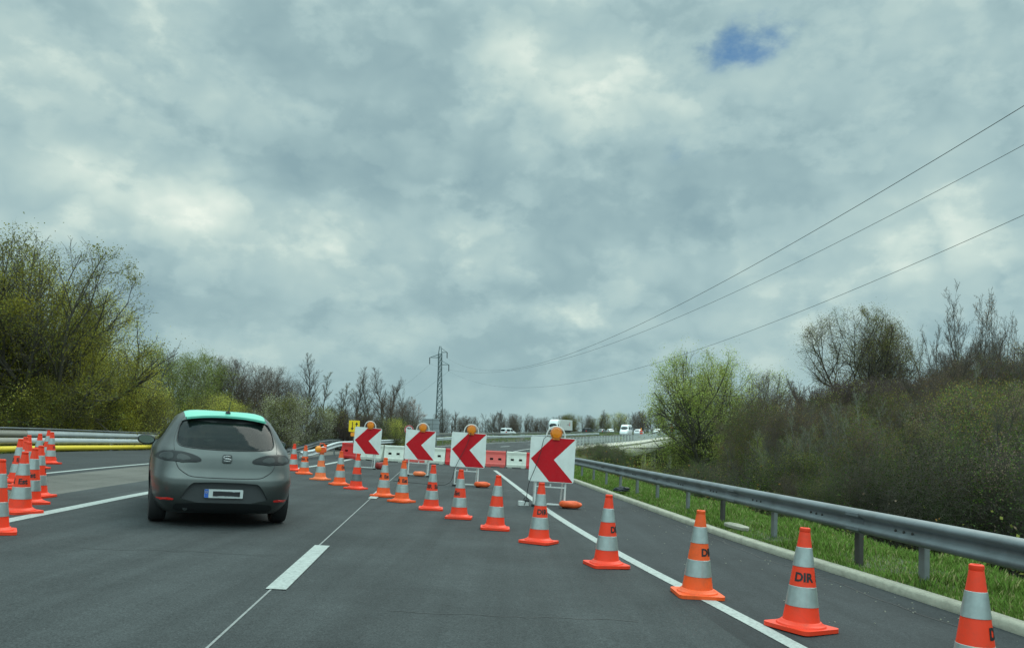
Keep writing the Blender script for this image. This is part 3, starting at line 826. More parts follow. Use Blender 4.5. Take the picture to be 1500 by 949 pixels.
# ------------------------------------------------------------ arrow signs
def make_arrow(bag='bag_orange'):
    root = empty('arrow_sign')
    w = .455
    z0 = .50; H_ = .90
    def rr(hw, hh, r, seg=5):
        pts = []
        for (sx, sy, a0) in ((1, 1, 0), (-1, 1, 90), (-1, -1, 180), (1, -1, 270)):
            for i in range(seg+1):
                t = R(a0+90*i/seg); pts.append((sx*(hw-r)+r*math.cos(t), sy*(hh-r)+r*math.sin(t)))
        return pts
    m = MB(); m.prism(rr(w, .45, .045), -.012, .012, 0, c=(0, 0, z0+.45), axis='y')
    p = m.build('panel', MT['sign_white'], root)
    m = MB()
    T = lambda a, b: ((a-.5)*.91, (b-.5)*.90)
    chev = [T(.025, .5), T(.475, .985), T(.965, .985), T(.98, .965), T(.535, .5), T(.975, .03), T(.965, .012), T(.46, .012)]
    V = [(x, -.0145, z+z0+.45) for x, z in chev]+[(x, -.0122, z+z0+.45) for x, z in chev]
    n_ = len(chev)
    m.add(V, [(0, 1, 2, 3, 4), (0, 4, 5, 6, 7)]+[(i, (i+1) % n_, n_+(i+1) % n_, n_+i) for i in range(n_)])
    m.build('chevron', MT['sign_red'], root)
    # support frame
    for s in (-1, 1):
        m = MB(); m.box((s*.30, .035, .70), (.035, .035, 1.38)); m.box((s*.30, .06, 1.2), (.02, .06, .05)); m.build('leg', MT['frame_white'], root, bevel=.004)
        m = MB(); m.tube([(s*.30, .04, 1.25), (s*.29, .40, .62), (s*.28, .56, .03)], .016, 8); m.build('rear_stay', MT['frame_white'], root)
        m = MB(); m.rbox((s*.31, .02, .02), (.10, .10, .045), .02); m.build('foot', MT['black_rubber'], root)
    m = MB(); m.box((0, .035, .40), (.6, .022, .025)); m.box((0, .035, .435), (.03, .02, .06)); m.box((0, .035, .06), (.6, .022, .028)); m.box((0, .30, .045), (.56, .03, .025)); m.box((0, .55, .045), (.56, .03, .025))
    m.build('crossbar', MT['frame_white'], root, bevel=.003)
    # arch and beacon
    m = MB(); pts = [(-.185+.05, .035, 1.38), (-.185+.05, .035, 1.44)]
    for k in range(0, 13):
        t = math.pi-math.pi*k/12; pts.append((.05+.185*math.cos(t), .035, 1.43+.19*math.sin(t)))
    pts.append((.05+.185, .035, 1.38)); m.tube(pts, .016, 8); m.build('lamp_arch', MT['frame_white'], root)
    b = empty('beacon'); b.parent = root; bpy.data.objects.remove(b)
    m = MB(); m.lathe([(.02, -.075), (.07, -.07), (.092, -.05), (.102, -.02), (.102, .02), (.09, .06), (.02, .07)], 28, M=Matrix.Translation((.05, -.005, 1.48)) @ Matrix.Rotation(R(90), 4, 'X'))
    m.box((.05, .0, 1.375), (.14, .09, .05), 1)
    bo = m.build('beacon', [MT['amber'], MT['amber_dark']], root, smooth=40)
    m = MB()
    for k in range(4): m.lathe([(.098-.024*k, 0), (.093-.024*k, .006), (.088-.024*k, 0)], 24, M=Matrix.Translation((.05, -.066-.003*k, 1.48)) @ Matrix.Rotation(R(90), 4, 'X'), cap=False)
    m.lathe([(.105, -.005), (.122, .0), (.122, .012), (.105, .015)], 28, M=Matrix.Translation((.05, -.03, 1.48)) @ Matrix.Rotation(R(90), 4, 'X'), cap=False)
    m.build('lens_rings', MT['amber_dark'], bo, smooth=40)
    return root
def sandbag(mt, wid=.55, name='sandbag'):
    bm = bmesh.new(); bmesh.ops.create_uvsphere(bm, u_segments=28, v_segments=16, radius=1)
    for v in bm.verts:
        x, y, z = v.co
        s = abs(x)**3
        n_ = math.sin(x*7+y*4)*.05+math.sin(y*9-x*3)*.04
        v.co = (math.copysign(abs(x)**.7, x)*wid/2*(1+n_*.6), math.copysign(abs(y)**.8, y)*.15*(1-.25*s)*(1+n_)+.03*math.sin(x*3), (math.copysign(abs(z)**.8, z)*.075*(1-.5*s)*(1-.08*math.cos(x*5))+n_*.12)+.07)
        if v.co.z < .0: v.co.z = 0
    me = bpy.data.meshes.new(name); bm.to_mesh(me); bm.free(); me.shade_smooth(); me.materials.append(MT[mt])
    return me
arrow0 = make_arrow()
AL = [((783, 740), (833, 747), 'nearest and largest red and white arrow sign, standing astride the edge line', 'bag_orange', 'orange sandbag lying beside the nearest arrow sign'),
      ((665, 710), (705, 716), 'second nearest red and white arrow sign, behind the plain-sided cones', 'bag_orange', 'orange sandbag lying at the right foot of the second nearest arrow sign'),
      ((598, 696), (630, 700), 'third red and white arrow sign, in front of the grey board and speed sign', 'cone_faded', 'pale orange sandbag between the legs of the third arrow sign'),
      ((520, 686), (553, 688), 'farthest and smallest red and white arrow sign, in front of the red barrier block', 'bag_red', 'dark red sandbag behind the right leg of the farthest arrow sign')]
bagshape = [(.42, .02, R(-14), .85), (.42, .0, R(-10), .78), (.05, .05, 0, .72), (.55, .3, R(-40), .75)]
apos = []
for k, (a, b_, lab, bm_, blab) in enumerate(AL):
    A = Vector(pixg(*a)); B = Vector(pixg(*b_)); mid = (A+B)/2
    ang = face(mid.x, mid.y)+R((6, 3, 2, 6)[k])
    o = arrow0 if k == 0 else copy_tree(arrow0)
    mid = mid+Vector((-.04, .0)); z = zroad(mid.x, mid.y)
    o.location = (mid.x, mid.y, z+.006)
    q = Matrix.Rotation(bank(mid.y)+R((.3, .2, .4, .9)[k]), 4, 'Y') @ Matrix.Rotation(R(-2), 4, 'X') @ Matrix.Rotation(ang, 4, 'Z')
    o.rotation_euler = q.to_euler(); tag(o, lab, 'arrow sign', 'red and white arrow signs across the closed lanes')
    apos.append((mid.x, mid.y, z, ang))
    me = sandbag(bm_, .55)
    s = bpy.data.objects.new('sandbag', me); COL.objects.link(s)
    dx, dy, r_, sc_ = bagshape[k]
    s.location = (mid.x+dx*math.cos(ang)-dy*math.sin(ang), mid.y+dx*math.sin(ang)+dy*math.cos(ang), z-bank(mid.y)*dx+.012)
    s.rotation_euler = (0, bank(mid.y)+(.0 if k != 3 else R(0)), ang+r_); s.scale = (sc_, sc_, 1.0 if k != 3 else 1.6)
    tag(s, blab, 'sandbag', 'sandbags on the arrow sign frames')
# cables from the beacons, with little battery clips on the ground
def cable(name, pts, label, r=.007):
    m = MB(); P = catmull(pts, .08); m.tube([tuple(p) for p in P], r, 6)
    o = m.build(name, MT['black_rubber']); return tag(o, label, 'cable')
for k, lab in ((0, 'black cable hanging from the beacon of the nearest arrow sign to the ground'), (1, 'black cable looping down from the second arrow sign to the ground at left')):
    x, y, z, a = apos[k]
    c_, s_ = math.cos(a), math.sin(a)
    loc = lambda u, v, w: (x+u*c_-v*s_, y+u*s_+v*c_, z+w-bank(y)*u)
    pts = [loc(-.03, -.03, 1.43), loc(-.12, -.03, 1.36), loc(-.18, -.035, 1.1), loc(-.3, -.04, .75), loc(-.42, -.03, .45), loc(-.46, 0, .15), loc(-.50, .05, .02)]
    if k == 1: pts = [loc(.12, -.03, 1.42), loc(.02, -.035, 1.1), loc(-.14, -.04, .78), loc(-.30, -.03, .45), loc(-.36, 0, .18), loc(-.55, .0, .02), loc(-1.2, .1, .02), loc(-1.9, .6, .02)]
    cable('beacon_cable', pts, lab)
x, y, z, a = apos[0]
bx_ = empty('battery_box', (x-.52, y+.10, z+.03), (0, .05, .2), 'small pale and black battery clip box on the ground left of the nearest arrow sign', 'battery box')
m = MB(); m.rbox((0, 0, .045), (.20, .13, .09), .02); m.build('case', MT['frame_white'], bx_, smooth=40)
m = MB(); m.rbox((0.06, -.02, .10), (.10, .10, .03), .02); m.tube([(.0, 0, .1), (.02, 0, .16), (.08, 0, .16), (.1, 0, .1)], .009, 6); m.build('clip', MT['black_rubber'], bx_)

# ------------------------------------------------------------ plastic barrier blocks
def make_block(mt):
    root = empty('barrier_block')
    prof = [(-.23, .04), (-.23, .16), (-.20, .21), (-.115, .52), (-.095, .62), (-.10, .76), (-.075, .80), (.075, .80), (.10, .76), (.095, .62), (.115, .52), (.20, .21), (.23, .16), (.23, .04)]
    L_ = .97
    m = MB(); m.prism(prof, -L_/2, L_/2, 0, axis='x')
    # feet either side of the drain gaps
    for s in (-1, 1): m.box((s*.33, 0, .02), (.22, .44, .05))
    body = m.build('body', MT[mt], root, bevel=.012)
    cm = MB()
    for s in (-1, 1): cm.box((s*.2, 0, .40), (.16, .8, .11))
    cut = cm.build('cut', MT['slot_dark'])
    bo = body.modifiers.new('b', 'BOOLEAN'); bo.object = cut; bo.operation = 'DIFFERENCE'; bo.solver = 'EXACT'
    dg = bpy.context.evaluated_depsgraph_get(); bpy.context.view_layer.update()
    me = bpy.data.meshes.new_from_object(body.evaluated_get(bpy.context.evaluated_depsgraph_get()))
    body.modifiers.clear(); body.data = me; bpy.data.objects.remove(cut)
    for s in (-1, 1):
        m = MB(); m.box((s*.2, 0, .40), (.15, .06, .10)); m.build('slot', MT['slot_dark'], root)
    m = MB(); m.box((0, 0, .80), (.86, .035, .018)); m.tube([(L_/2+.005, 0, .1), (L_/2+.005, 0, .88)], .014, 8); m.build('joining_pin', MT['post_dark'], root)
    return root
blk = {k: make_block(k) for k in ('barrier_red', 'barrier_pink', 'barrier_white')}
busd = set()
seq = []
labs = [('barrier_red', 503, 'red barrier block at the left end of the row, partly behind the farthest arrow sign'),
 ('barrier_white', 534, 'white barrier block behind the right half of the farthest arrow sign'),
 ('barrier_white', 564, 'white barrier block with two slots, standing left of the third arrow sign'),
 ('barrier_pink', 594.5, 'faded red barrier block behind the left half of the third arrow sign'),
 ('barrier_white', 624, 'white barrier block just right of the third arrow sign'),
 ('barrier_red', 653.5, 'red barrier block just left of the second nearest arrow sign'),
 ('barrier_white', 683, 'barrier block hidden behind the second nearest arrow sign'),
 ('barrier_pink', 712, 'faded red barrier block just right of the second nearest arrow sign'),
 ('barrier_white', 742, 'white barrier block between the two nearest arrow signs'),
 ('barrier_red', 771, 'red barrier block just left of the nearest arrow sign, its left end showing'),
 ('barrier_white', 800, 'barrier block hidden behind the nearest arrow sign')]
for k, (kind, u, lab) in enumerate(labs):
    def yb(u): return 36.6+(.0 if u > 560 else (560-u)*.030)
    ya, yb_ = yb(u), yb(u+29.5)
    A = Vector(((u-750)/1200*ya, ya)); Bq = Vector(((u+29.5-750)/1200*yb_, yb_)); q = (A+Bq)/2
    ang = math.atan2(Bq.y-A.y, Bq.x-A.x)+R((-3, 2, 0, 4, -2)[k % 5])
    o = blk[kind] if kind not in busd else copy_tree(blk[kind]); busd.add(kind)
    o.location = (q.x, q.y, zroad(q.x, q.y)+.003); o.rotation_euler = (0, bank(q.y), ang); o.scale = ((Bq-A).length/.99, .9, .90)
    tag(o, lab, 'barrier', 'red and white plastic barrier blocks closing the road')

# ------------------------------------------------------------ the grey hatchback
LV = [  # z, half width, rear y, front y
 (.17, .74, .16, 4.16), (.22, .80, .10, 4.22), (.30, .845, .035, 4.28), (.40, .872, .008, 4.30), (.52, .884, .0, 4.28), (.58, .887, .006, 4.24), (.615, .888, .022, 4.22),
 (.65, .888, .05, 4.18), (.74, .888, .082, 4.05), (.84, .884, .115, 3.85), (.92, .872, .15, 3.45), (.97, .852, .19, 3.24), (1.02, .822, .235, 3.10), (1.10, .775, .325, 2.93),
 (1.18, .727, .42, 2.76), (1.26, .677, .525, 2.58), (1.33, .628, .63, 2.42), (1.385, .578, .76, 2.26), (1.42, .525, .90, 2.10), (1.445, .455, 1.08, 1.95), (1.458, .34, 1.28, 1.80)]
def lv(z, T=LV):
    z = min(max(z, T[0][0]), T[-1][0])
    for a, b in zip(T, T[1:]):
        if z <= b[0]:
            t = (z-a[0])/(b[0]-a[0]); return tuple(a[i]*(1-t)+b[i]*t for i in (1, 2, 3))
    return T[-1][1:]
NE = None
def nez(z, ne):
    if ne: return ne
    t = min(max((z-.62)/.40, 0), 1); return 6.5+(3.7-6.5)*t
def body_slices(T, ne, nseg=96, zs=None):
    V = []; F = []
    zs = zs or [t[0] for t in T]
    ne0 = ne
    for z in zs:
        ne = nez(z, ne0)
        w, yr, yf = lv(z, T); yc = (yr+yf)/2; Lh = (yf-yr)/2
        for k in range(nseg):
            t = 2*math.pi*k/nseg; c, s = math.cos(t), math.sin(t)
            V.append((w*math.copysign(abs(c)**(2/ne), c), yc+Lh*math.copysign(abs(s)**(2/ne), s), z))
    n_ = nseg
    for i in range(len(zs)-1):
        for k in range(n_): F.append((i*n_+k, i*n_+(k+1) % n_, (i+1)*n_+(k+1) % n_, (i+1)*n_+k))
    F += [tuple(reversed(range(n_))), tuple((len(zs)-1)*n_+k for k in range(n_))]
    return V, F
def rear_y(x, z, T=LV, ne=NE):
    ne = nez(z, ne)
    w, yr, yf = lv(z, T); q = min(abs(x)/w, .9999)
    return (yr+yf)/2-(yf-yr)/2*(1-q**ne)**(1/ne)
def side_x(y, z, T=LV, ne=NE):
    ne = nez(z, ne)
    w, yr, yf = lv(z, T); q = min(abs(y-(yr+yf)/2)/((yf-yr)/2), .9999)
    return w*(1-q**ne)**(1/ne)
def front_y(x, z, T=LV, ne=NE):
    ne = nez(z, ne)
    w, yr, yf = lv(z, T); q = min(abs(x)/w, .9999)
    return (yr+yf)/2+(yf-yr)/2*(1-q**ne)**(1/ne)
def poly_rows(poly, nr):
    zs = [p[1] for p in poly]; z0, z1 = min(zs)+1e-4, max(zs)-1e-4
    rows = []
    for i in range(nr+1):
        z = z0+(z1-z0)*i/nr; xs_ = []
        for a, b in zip(poly, poly[1:]+poly[:1]):
            if (a[1]-z)*(b[1]-z) <= 0 and a[1] != b[1]: xs_.append(a[0]+(b[0]-a[0])*(z-a[1])/(b[1]-a[1]))
        if len(xs_) >= 2: rows.append((z, min(xs_), max(xs_)))
    return rows
def smooth_poly(pts, k=3):
    for _ in range(k):
        out = []
        for a, b in zip(pts, pts[1:]+pts[:1]):
            out += [(a[0]*.75+b[0]*.25, a[1]*.75+b[1]*.25), (a[0]*.25+b[0]*.75, a[1]*.25+b[1]*.75)]
        pts = out
    return pts
def patch(name, poly, mt, parent, off=.004, where='rear', nr=14, nc=22, T=LV, ne=NE, skirt=.02, side=1, sm=3):
    if sm: poly = smooth_poly(list(poly), sm)
    V = []; F = []; rows = poly_rows(poly, nr)
    def S_(a, z, o):
        if where == 'rear': return (a, rear_y(a, z, T, ne)-o, z+o*.25)
        if where == 'front': return (a, front_y(a, z, T, ne)+o, z+o*.25)
        return (side*(side_x(a, z, T, ne)+o), a, z)
    m_ = nc+1
    for (z, a, b) in rows:
        for j in range(m_): V.append(S_(a+(b-a)*j/nc, z, off))
    nr_ = len(rows)
    for i in range(nr_-1):
        for j in range(nc): F.append((i*m_+j, i*m_+j+1, (i+1)*m_+j+1, (i+1)*m_+j))
    loop = [j for j in range(m_)]+[i*m_+nc for i in range(1, nr_)]+[(nr_-1)*m_+j for j in range(nc-1, -1, -1)]+[i*m_ for i in range(nr_-2, 0, -1)]
    b0 = len(V)
    for q in loop:
        x, y, z = V[q]
        if where == 'rear': V.append((x, y+skirt, z))
        elif where == 'front': V.append((x, y-skirt, z))
        else: V.append((x-side*skirt, y, z))
    n_ = len(loop)
    for k in range(n_): F.append((loop[k], loop[(k+1) % n_], b0+(k+1) % n_, b0+k))
    m = MB(); m.add(V, F); return m.build(name, MT[mt], parent, smooth=40)
def seam(name, pts, r, mt, parent, where='rear', T=LV, ne=NE, side=1, off=0.0):
    m = MB(); P = catmull([(a, b, 0) for a, b in pts], .03)
    if where == 'rear': q = [(p[0], rear_y(p[0], p[1], T, ne)-off, p[1]) for p in P]
    else: q = [(side*(side_x(p[0], p[1], T, ne)+off), p[0], p[1]) for p in P]
    m.tube(q, r, 6); return m.build(name, MT[mt], parent, smooth=True)
def wheel(parent, x, y, r=.315, w=.215, rim='rim', det=True):
    m = MB(); Mx = Matrix.Translation((x, y, r)) @ Matrix.Rotation(R(90), 4, 'Y')
    h = w/2
    m.lathe([(r*.62, -h*.8), (r*.80, -h), (r*.95, -h*.9), (r, -h*.62), (r, h*.62), (r*.95, h*.9), (r*.80, h), (r*.62, h*.8)], 36, M=Mx, cap=False)
    wh = m.build('wheel', MT['black_rubber'], parent, smooth=45)
    s = 1 if x > 0 else -1
    m = MB()
    m.lathe([(r*.66, s*h*.75), (r*.62, s*h*.86), (r*.58, s*h*.5), (r*.2, s*h*.45), (.05, s*h*.8), (.001, s*h*.82)], 30, M=Mx, cap=False)
    if det:
        for k in range(5):
            a = 2*math.pi*k/5
            m.box((r*.34*math.cos(a), r*.34*math.sin(a), s*h*.72), (r*.56, .05, .03), M=Mx, rz=a)
    m.build('rim', MT[rim], wh, smooth=40)
    m = MB(); m.lathe([(r*.64, -h*.5), (r*.64, h*.3)], 24, M=Mx); m.build('brake_drum', MT['cabin'], wh)
    return wh
def cut_object(o, cutter):
    b = o.modifiers.new('b', 'BOOLEAN'); b.object = cutter; b.operation = 'DIFFERENCE'; b.solver = 'EXACT'
    bpy.context.view_layer.update()
    me = bpy.data.meshes.new_from_object(o.evaluated_get(bpy.context.evaluated_depsgraph_get()))
    o.modifiers.clear(); o.data = me; bpy.data.objects.remove(cutter)
def hatchback():
    root = empty('hatchback_car', label='dark grey five-door hatchback with a mint green roof, seen from behind in the left lane', cat='car')
    V, F = body_slices(LV, NE, 144)
    m = MB(); m.add(V, F); body = m.build('body', MT['car_paint'], root, smooth=32)
    body.data.materials.append(MT['cabin'])
    c = MB()
    for y in (.78, 3.36):
        for s in (-1, 1): c.lathe([(.345, -.17), (.345, .17)], 40, M=Matrix.Translation((s*.80, y, .31)) @ Matrix.Rotation(R(90), 4, 'Y'))
    for s in (-1, 1):
        pass
    # number plate recess
    rec = smooth_poly([(-.36, .565), (.36, .565), (.43, .52), (.55, .30), (-.55, .30), (-.43, .52)], 1)
    c.prism([(x, z) for x, z in rec], .0, .30, 0, c=(0, .055, 0), axis='y')
    # rear window opening
    WIN = [(-.60, 1.10), (-.595, 1.02), (-.52, .975), (0, .955), (.52, .975), (.595, 1.02), (.60, 1.10), (.575, 1.25), (.52, 1.33), (0, 1.355), (-.52, 1.33), (-.575, 1.25)]
    cutter = c.build('cut', MT['cabin'])
    cut_object(body, cutter)
    # cabin hollow: cut with an inset body from window zone
    TI = [(z, w-.07, a+.09, b-.12) for z, w, a, b in LV if .40 <= z <= 1.42]
    V2, F2 = body_slices(TI, NE, 64)
    m = MB(); m.add(V2, F2); inner = m.build('cut', MT['cabin']); cut_object(body, inner)
    m = MB(); wp = smooth_poly(WIN, 2); m.prism(wp, -1.2, .3, 0, c=(0, 0, 0), axis='y'); cutter = m.build('cut', MT['cabin']); cut_object(body, cutter)
    # windscreen opening so daylight shows through
    m = MB(); m.prism(smooth_poly([(-.60, .99), (.60, .99), (.47, 1.36), (-.47, 1.36)], 2), -3.3, -2.0, 0, axis='y'); cutter = m.build('cut', MT['cabin']); cut_object(body, cutter)
    me = body.data
    me.polygons.foreach_set('use_smooth', [True]*len(me.polygons)); me.set_sharp_from_angle(angle=R(32))
    patch('rear_window', WIN, 'glass_tint', root, off=-.006, nr=20, nc=30, skirt=.004, sm=2)
    wg = patch('windscreen', [(-.62, .985), (.62, .985), (.48, 1.37), (-.48, 1.37)], 'glass_tint', root, off=-.004, where='front', nr=12, nc=20, skirt=.004)
    # window seal
    P = catmull([(a, b, 0) for a, b in smooth_poly(WIN, 2)]+[(*smooth_poly(WIN, 2)[0], 0)], .03)
    m = MB(); m.tube([(p[0], rear_y(p[0], p[1])-.001, p[1]) for p in P], .007, 6, caps=False); m.build('window_seal', MT['black_plastic'], root, smooth=True)
    # frit band along the top of the glass and high brake lamp
    patch('shade_band', [(-.50, 1.305), (.50, 1.305), (.50, 1.335), (0, 1.352), (-.50, 1.335)], 'cabin', root, off=-.003, nr=4, nc=24, skirt=.003, sm=1)
    patch('brake_lamp', [(-.13, 1.31), (.13, 1.31), (.13, 1.335), (-.13, 1.335)], 'red_lens', root, off=.002, nr=2, nc=8, skirt=.004, sm=0).data.materials[0] = MT['lamp_smoke']
    # mint roof skin with spoiler
    zs = [1.372, 1.40, 1.42, 1.445, 1.458]
    m = MB(); n_ = 72; V = []; F = []
    rows = [(-.53, .62), (-.50, .63), (-.48, .70)]
    ys = [.60, .63, .70, .80, .92, 1.1, 1.3, 1.5, 1.7, 1.9, 2.05, 2.17]
    for y in ys:
        hw = .50+.02*math.sin((y-.6)/1.6*math.pi)
        for j in range(25):
            x = -hw+2*hw*j/24
            # height: invert profile at (x,y)
            lo_, hi_ = 1.0, 1.458
            for _ in range(22):
                mm_ = (lo_+hi_)/2
                w, yr, yf = lv(mm_); q = min(abs(x)/w, .9999); inside = (q < .9998) and (rear_y(x, mm_) < y < front_y(x, mm_)) and abs(x) < w
                if inside: lo_ = mm_
                else: hi_ = mm_
            z = lo_+.006
            if y < .80:
                z = max(z, 1.398-.045*(abs(x)/.5)**2.2-.0+.10*(y-.6)*.4)
            V.append((x, y, z))
    mcol = 25
    for i in range(len(ys)-1):
        for j in range(mcol-1): F.append((i*mcol+j, i*mcol+j+1, (i+1)*mcol+j+1, (i+1)*mcol+j))
    nb = len(V)
    # spoiler underside lip
    for j in range(25): x, y, z = V[j]; V.append((x, y+.004, z-.028))
    for j in range(25): x, y, z = V[j]; V.append((x, y+.16, z-.025))
    for j in range(24): F.append((j, nb+j, nb+j+1, j+1)); F.append((nb+j, nb+25+j, nb+26+j, nb+j+1))
    m.add(V, F); m.build('roof', MT['mint_paint'], root, smooth=30)
    # antenna
    m = MB(); m.lathe([(.035, 0), (.030, .02), (.012, .03)], 14, M=Matrix.Translation((.03, .93, 1.434))); m.tube([(.03, .93, 1.44), (.035, .80, 1.53), (.04, .70, 1.66)], [.006, .004, .003], 6); m.build('antenna', MT['black_plastic'], root, smooth=40)
    # side windows
    for s in (-1, 1):
        patch('side_window', [(1.02, 1.02), (2.0, .99), (2.95, .985), (2.5, 1.28), (2.0, 1.36), (1.25, 1.33), (.98, 1.18)], 'glass_dark', root, off=.004, where='side', side=s, nr=10, nc=30)
        seam('door_seam', [(1.9, 1.36), (1.92, 1.0), (1.90, .6), (1.85, .28)], .004, 'black_plastic', root, where='side', side=s)
        seam('door_seam', [(1.05, 1.05), (.98, .85), (1.12, .62), (1.3, .30)], .004, 'black_plastic', root, where='side', side=s)
        # mirror
        mm = Matrix.Translation((s*.955, 2.55, .99)) @ Matrix.Rotation(R(-4*s), 4, 'Y')
        bm = bmesh.new(); bmesh.ops.create_uvsphere(bm, u_segments=20, v_segments=12, radius=1)
        for v in bm.verts: v.co = mm @ Vector((v.co.x*.125, v.co.y*.06 if v.co.y > 0 else v.co.y*.03, v.co.z*.075))
        me = bpy.data.meshes.new('mirror'); bm.to_mesh(me); bm.free(); me.shade_smooth(); me.materials.append(MT['black_plastic'])
        mo = bpy.data.objects.new('wing_mirror', me); COL.objects.link(mo); mo.parent = root
        m = MB(); m.lathe([(.001, .0), (.9, .0)], 24, M=mm @ Matrix.Translation((0, -.033, 0)) @ Matrix.Rotation(R(90), 4, 'X') @ Matrix.Diagonal((.115, .065, 1, 1)), cap=False)
        m.build('mirror_glass', MT['glass_mirror'], mo)
        m = MB(); m.tube([(s*.83, 2.58, .95), (s*.93, 2.57, .955), (s*.98, 2.56, .98)], .022, 8); m.build('mirror_stalk', MT['black_plastic'], mo, smooth=True)
    # lights: almond shaped, wrapping round the corners
    for s in (-1, 1):
        pts = [(s*.295, .818), (s*.32, .862), (s*.45, .912), (s*.62, .936), (s*.76, .925), (s*.845, .86), (s*.852, .825), (s*.70, .795), (s*.50, .790), (s*.36, .798)]
        patch('tail_light', pts, 'lamp_smoke', root, off=.007, nr=14, nc=26, sm=2)
        patch('tail_light_inset', [(s*.42, .82), (s*.45, .875), (s*.58, .908), (s*.60, .815)], 'lamp_smoke_pale', root.children[-1], off=.0095, nr=8, nc=10, skirt=.002)
        patch('tail_light_inset', [(s*.63, .815), (s*.63, .915), (s*.74, .905), (s*.80, .855), (s*.78, .825)], 'lamp_smoke_pale', root.children[-1], off=.0095, nr=8, nc=10, skirt=.002)
    # tailgate seam
    tg = [(-.60, .80), (-.56, .72), (-.47, .655), (-.40, .628), (-.20, .618), (.20, .618), (.40, .628), (.47, .655), (.56, .72), (.60, .80)]
    seam('tailgate_seam', tg, .0055, 'black_plastic', root)
    seam('tailgate_seam', [(-.62, .935), (-.63, 1.0), (-.625, 1.1), (-.57, 1.28), (-.52, 1.36)], .003, 'black_plastic', root)
    seam('tailgate_seam', [(.62, .935), (.63, 1.0), (.625, 1.1), (.57, 1.28), (.52, 1.36)], .003, 'black_plastic', root)
    # plate recess panel and lower bumper
    m = MB(); m.prism([(x*.99, z) for x, z in rec], -.004, 0, 0, c=(0, .053, 0), axis='y'); m.build('recess_panel', MT['insert_grey'], root)
    patch('lower_bumper', [(-.56, .175), (.56, .175), (.60, .25), (.54, .31), (0, .300), (-.54, .31), (-.60, .25)], 'black_plastic', root, off=.006, nr=8, nc=30, sm=1)
    for s in (-1, 1):
        patch('fog_reflector', [(s*.585, .325), (s*.79, .318), (s*.80, .355), (s*.60, .362)], 'red_lens', root, off=.008, nr=4, nc=8, sm=1)
    # emblem: rounded square with a curved S across it
    em = MB(); em.rbox((0, 0, 0), (.118, .105, .014), .026, axis='y'); ye = rear_y(0, .855)-.012
    eo = em.build('emblem', MT['chrome_dark'], root, smooth=40); eo.location = (0, ye, .857); eo.rotation_euler = (R(-18), 0, 0)
    m = MB()
    for pts in ([(-.040, .028), (.0, .034), (.040, .028)], [(-.040, .028), (-.044, .006), (.0, .004), (.03, .004)], [(-.03, -.006), (.0, -.006), (.044, -.008), (.040, -.028)], [(-.040, -.028), (0, -.034), (.040, -.028)]):
        m.tube([(x, -.009, z) for x, z in pts], .0058, 6)
    m.build('emblem_letter', MT['rim'], eo, smooth=True)
    # number plate
    m = MB(); m.rbox((-.015, 0, 0), (.50, .112, .008), .012, axis='y'); po = m.build('number_plate', MT['plate_white'], root, smooth=40); po.scale = (.92, 1, .95); po.location = (0, .035, .425); po.rotation_euler = (R(-4), 0, 0)
    m = MB(); m.box((-.237, -.0062, 0), (.052, .003, .108)); m.build('country_band', MT['plate_blue'], po)
    m = MB()
    for k in range(8):
        a = 2*math.pi*k/8; m.lathe([(.003, -.001), (.003, .001)], 6, M=Matrix.Translation((-.237+.013*math.cos(a), -.0085, .018+.013*math.sin(a))) @ Matrix.Rotation(R(90), 4, 'X'))
    m.build('stars', MT['sign_yellow'], po)
    mp = plate_smudge()
    m = MB(); m.box((.02, -.0062, -.002), (.35, .003, .078)); m.build('plate_smudge', mp, po)
    for y in (.78, 3.36):
        for s in (-1, 1): wheel(root, s*.755, y)
    # underside, axle, exhaust
    m = MB(); m.box((0, 2.1, .25), (1.15, 3.7, .12)); m.tube([(-.65, .78, .28), (.65, .78, .28)], .04, 8); m.box((0, .45, .27), (.9, .4, .14)); m.build('underbody', MT['cabin'], root)
    m = MB(); m.tube([(-.45, .09, .235), (-.45, .5, .235)], .032, 12); m.build('exhaust', MT['chrome_dark'], root)
    # interior: seats, headrests, parcel shelf, dashboard
    m = MB(); m.box((0, .62, .86), (1.05, .55, .03)); m.build('parcel_shelf', MT['cabin'], root)
    for x in (-.36, .36):
        m = MB(); m.rbox((x, 2.05, .92), (.44, .14, .56), .06, axis='y'); m.rbox((x, 2.02, 1.22), (.24, .09, .16), .05, axis='y'); m.build('seat', MT['cabin'], root, smooth=40)
    for x in (-.34, 0, .34):
        m = MB(); m.rbox((x, 1.10, 1.03), (.22, .08, .12), .04, axis='y'); m.build('headrest', MT['cabin'], root, smooth=40)
    m = MB(); m.box((0, 1.15, .86), (1.15, .14, .26)); m.box((0, 2.95, .88), (1.3, .3, .16)); m.build('dashboard', MT['cabin'], root)
    # driver seen as a dark silhouette is left out: only headrests show
    return root
mat('glass_mirror', (.32, .38, .38), .08, metal=.9)
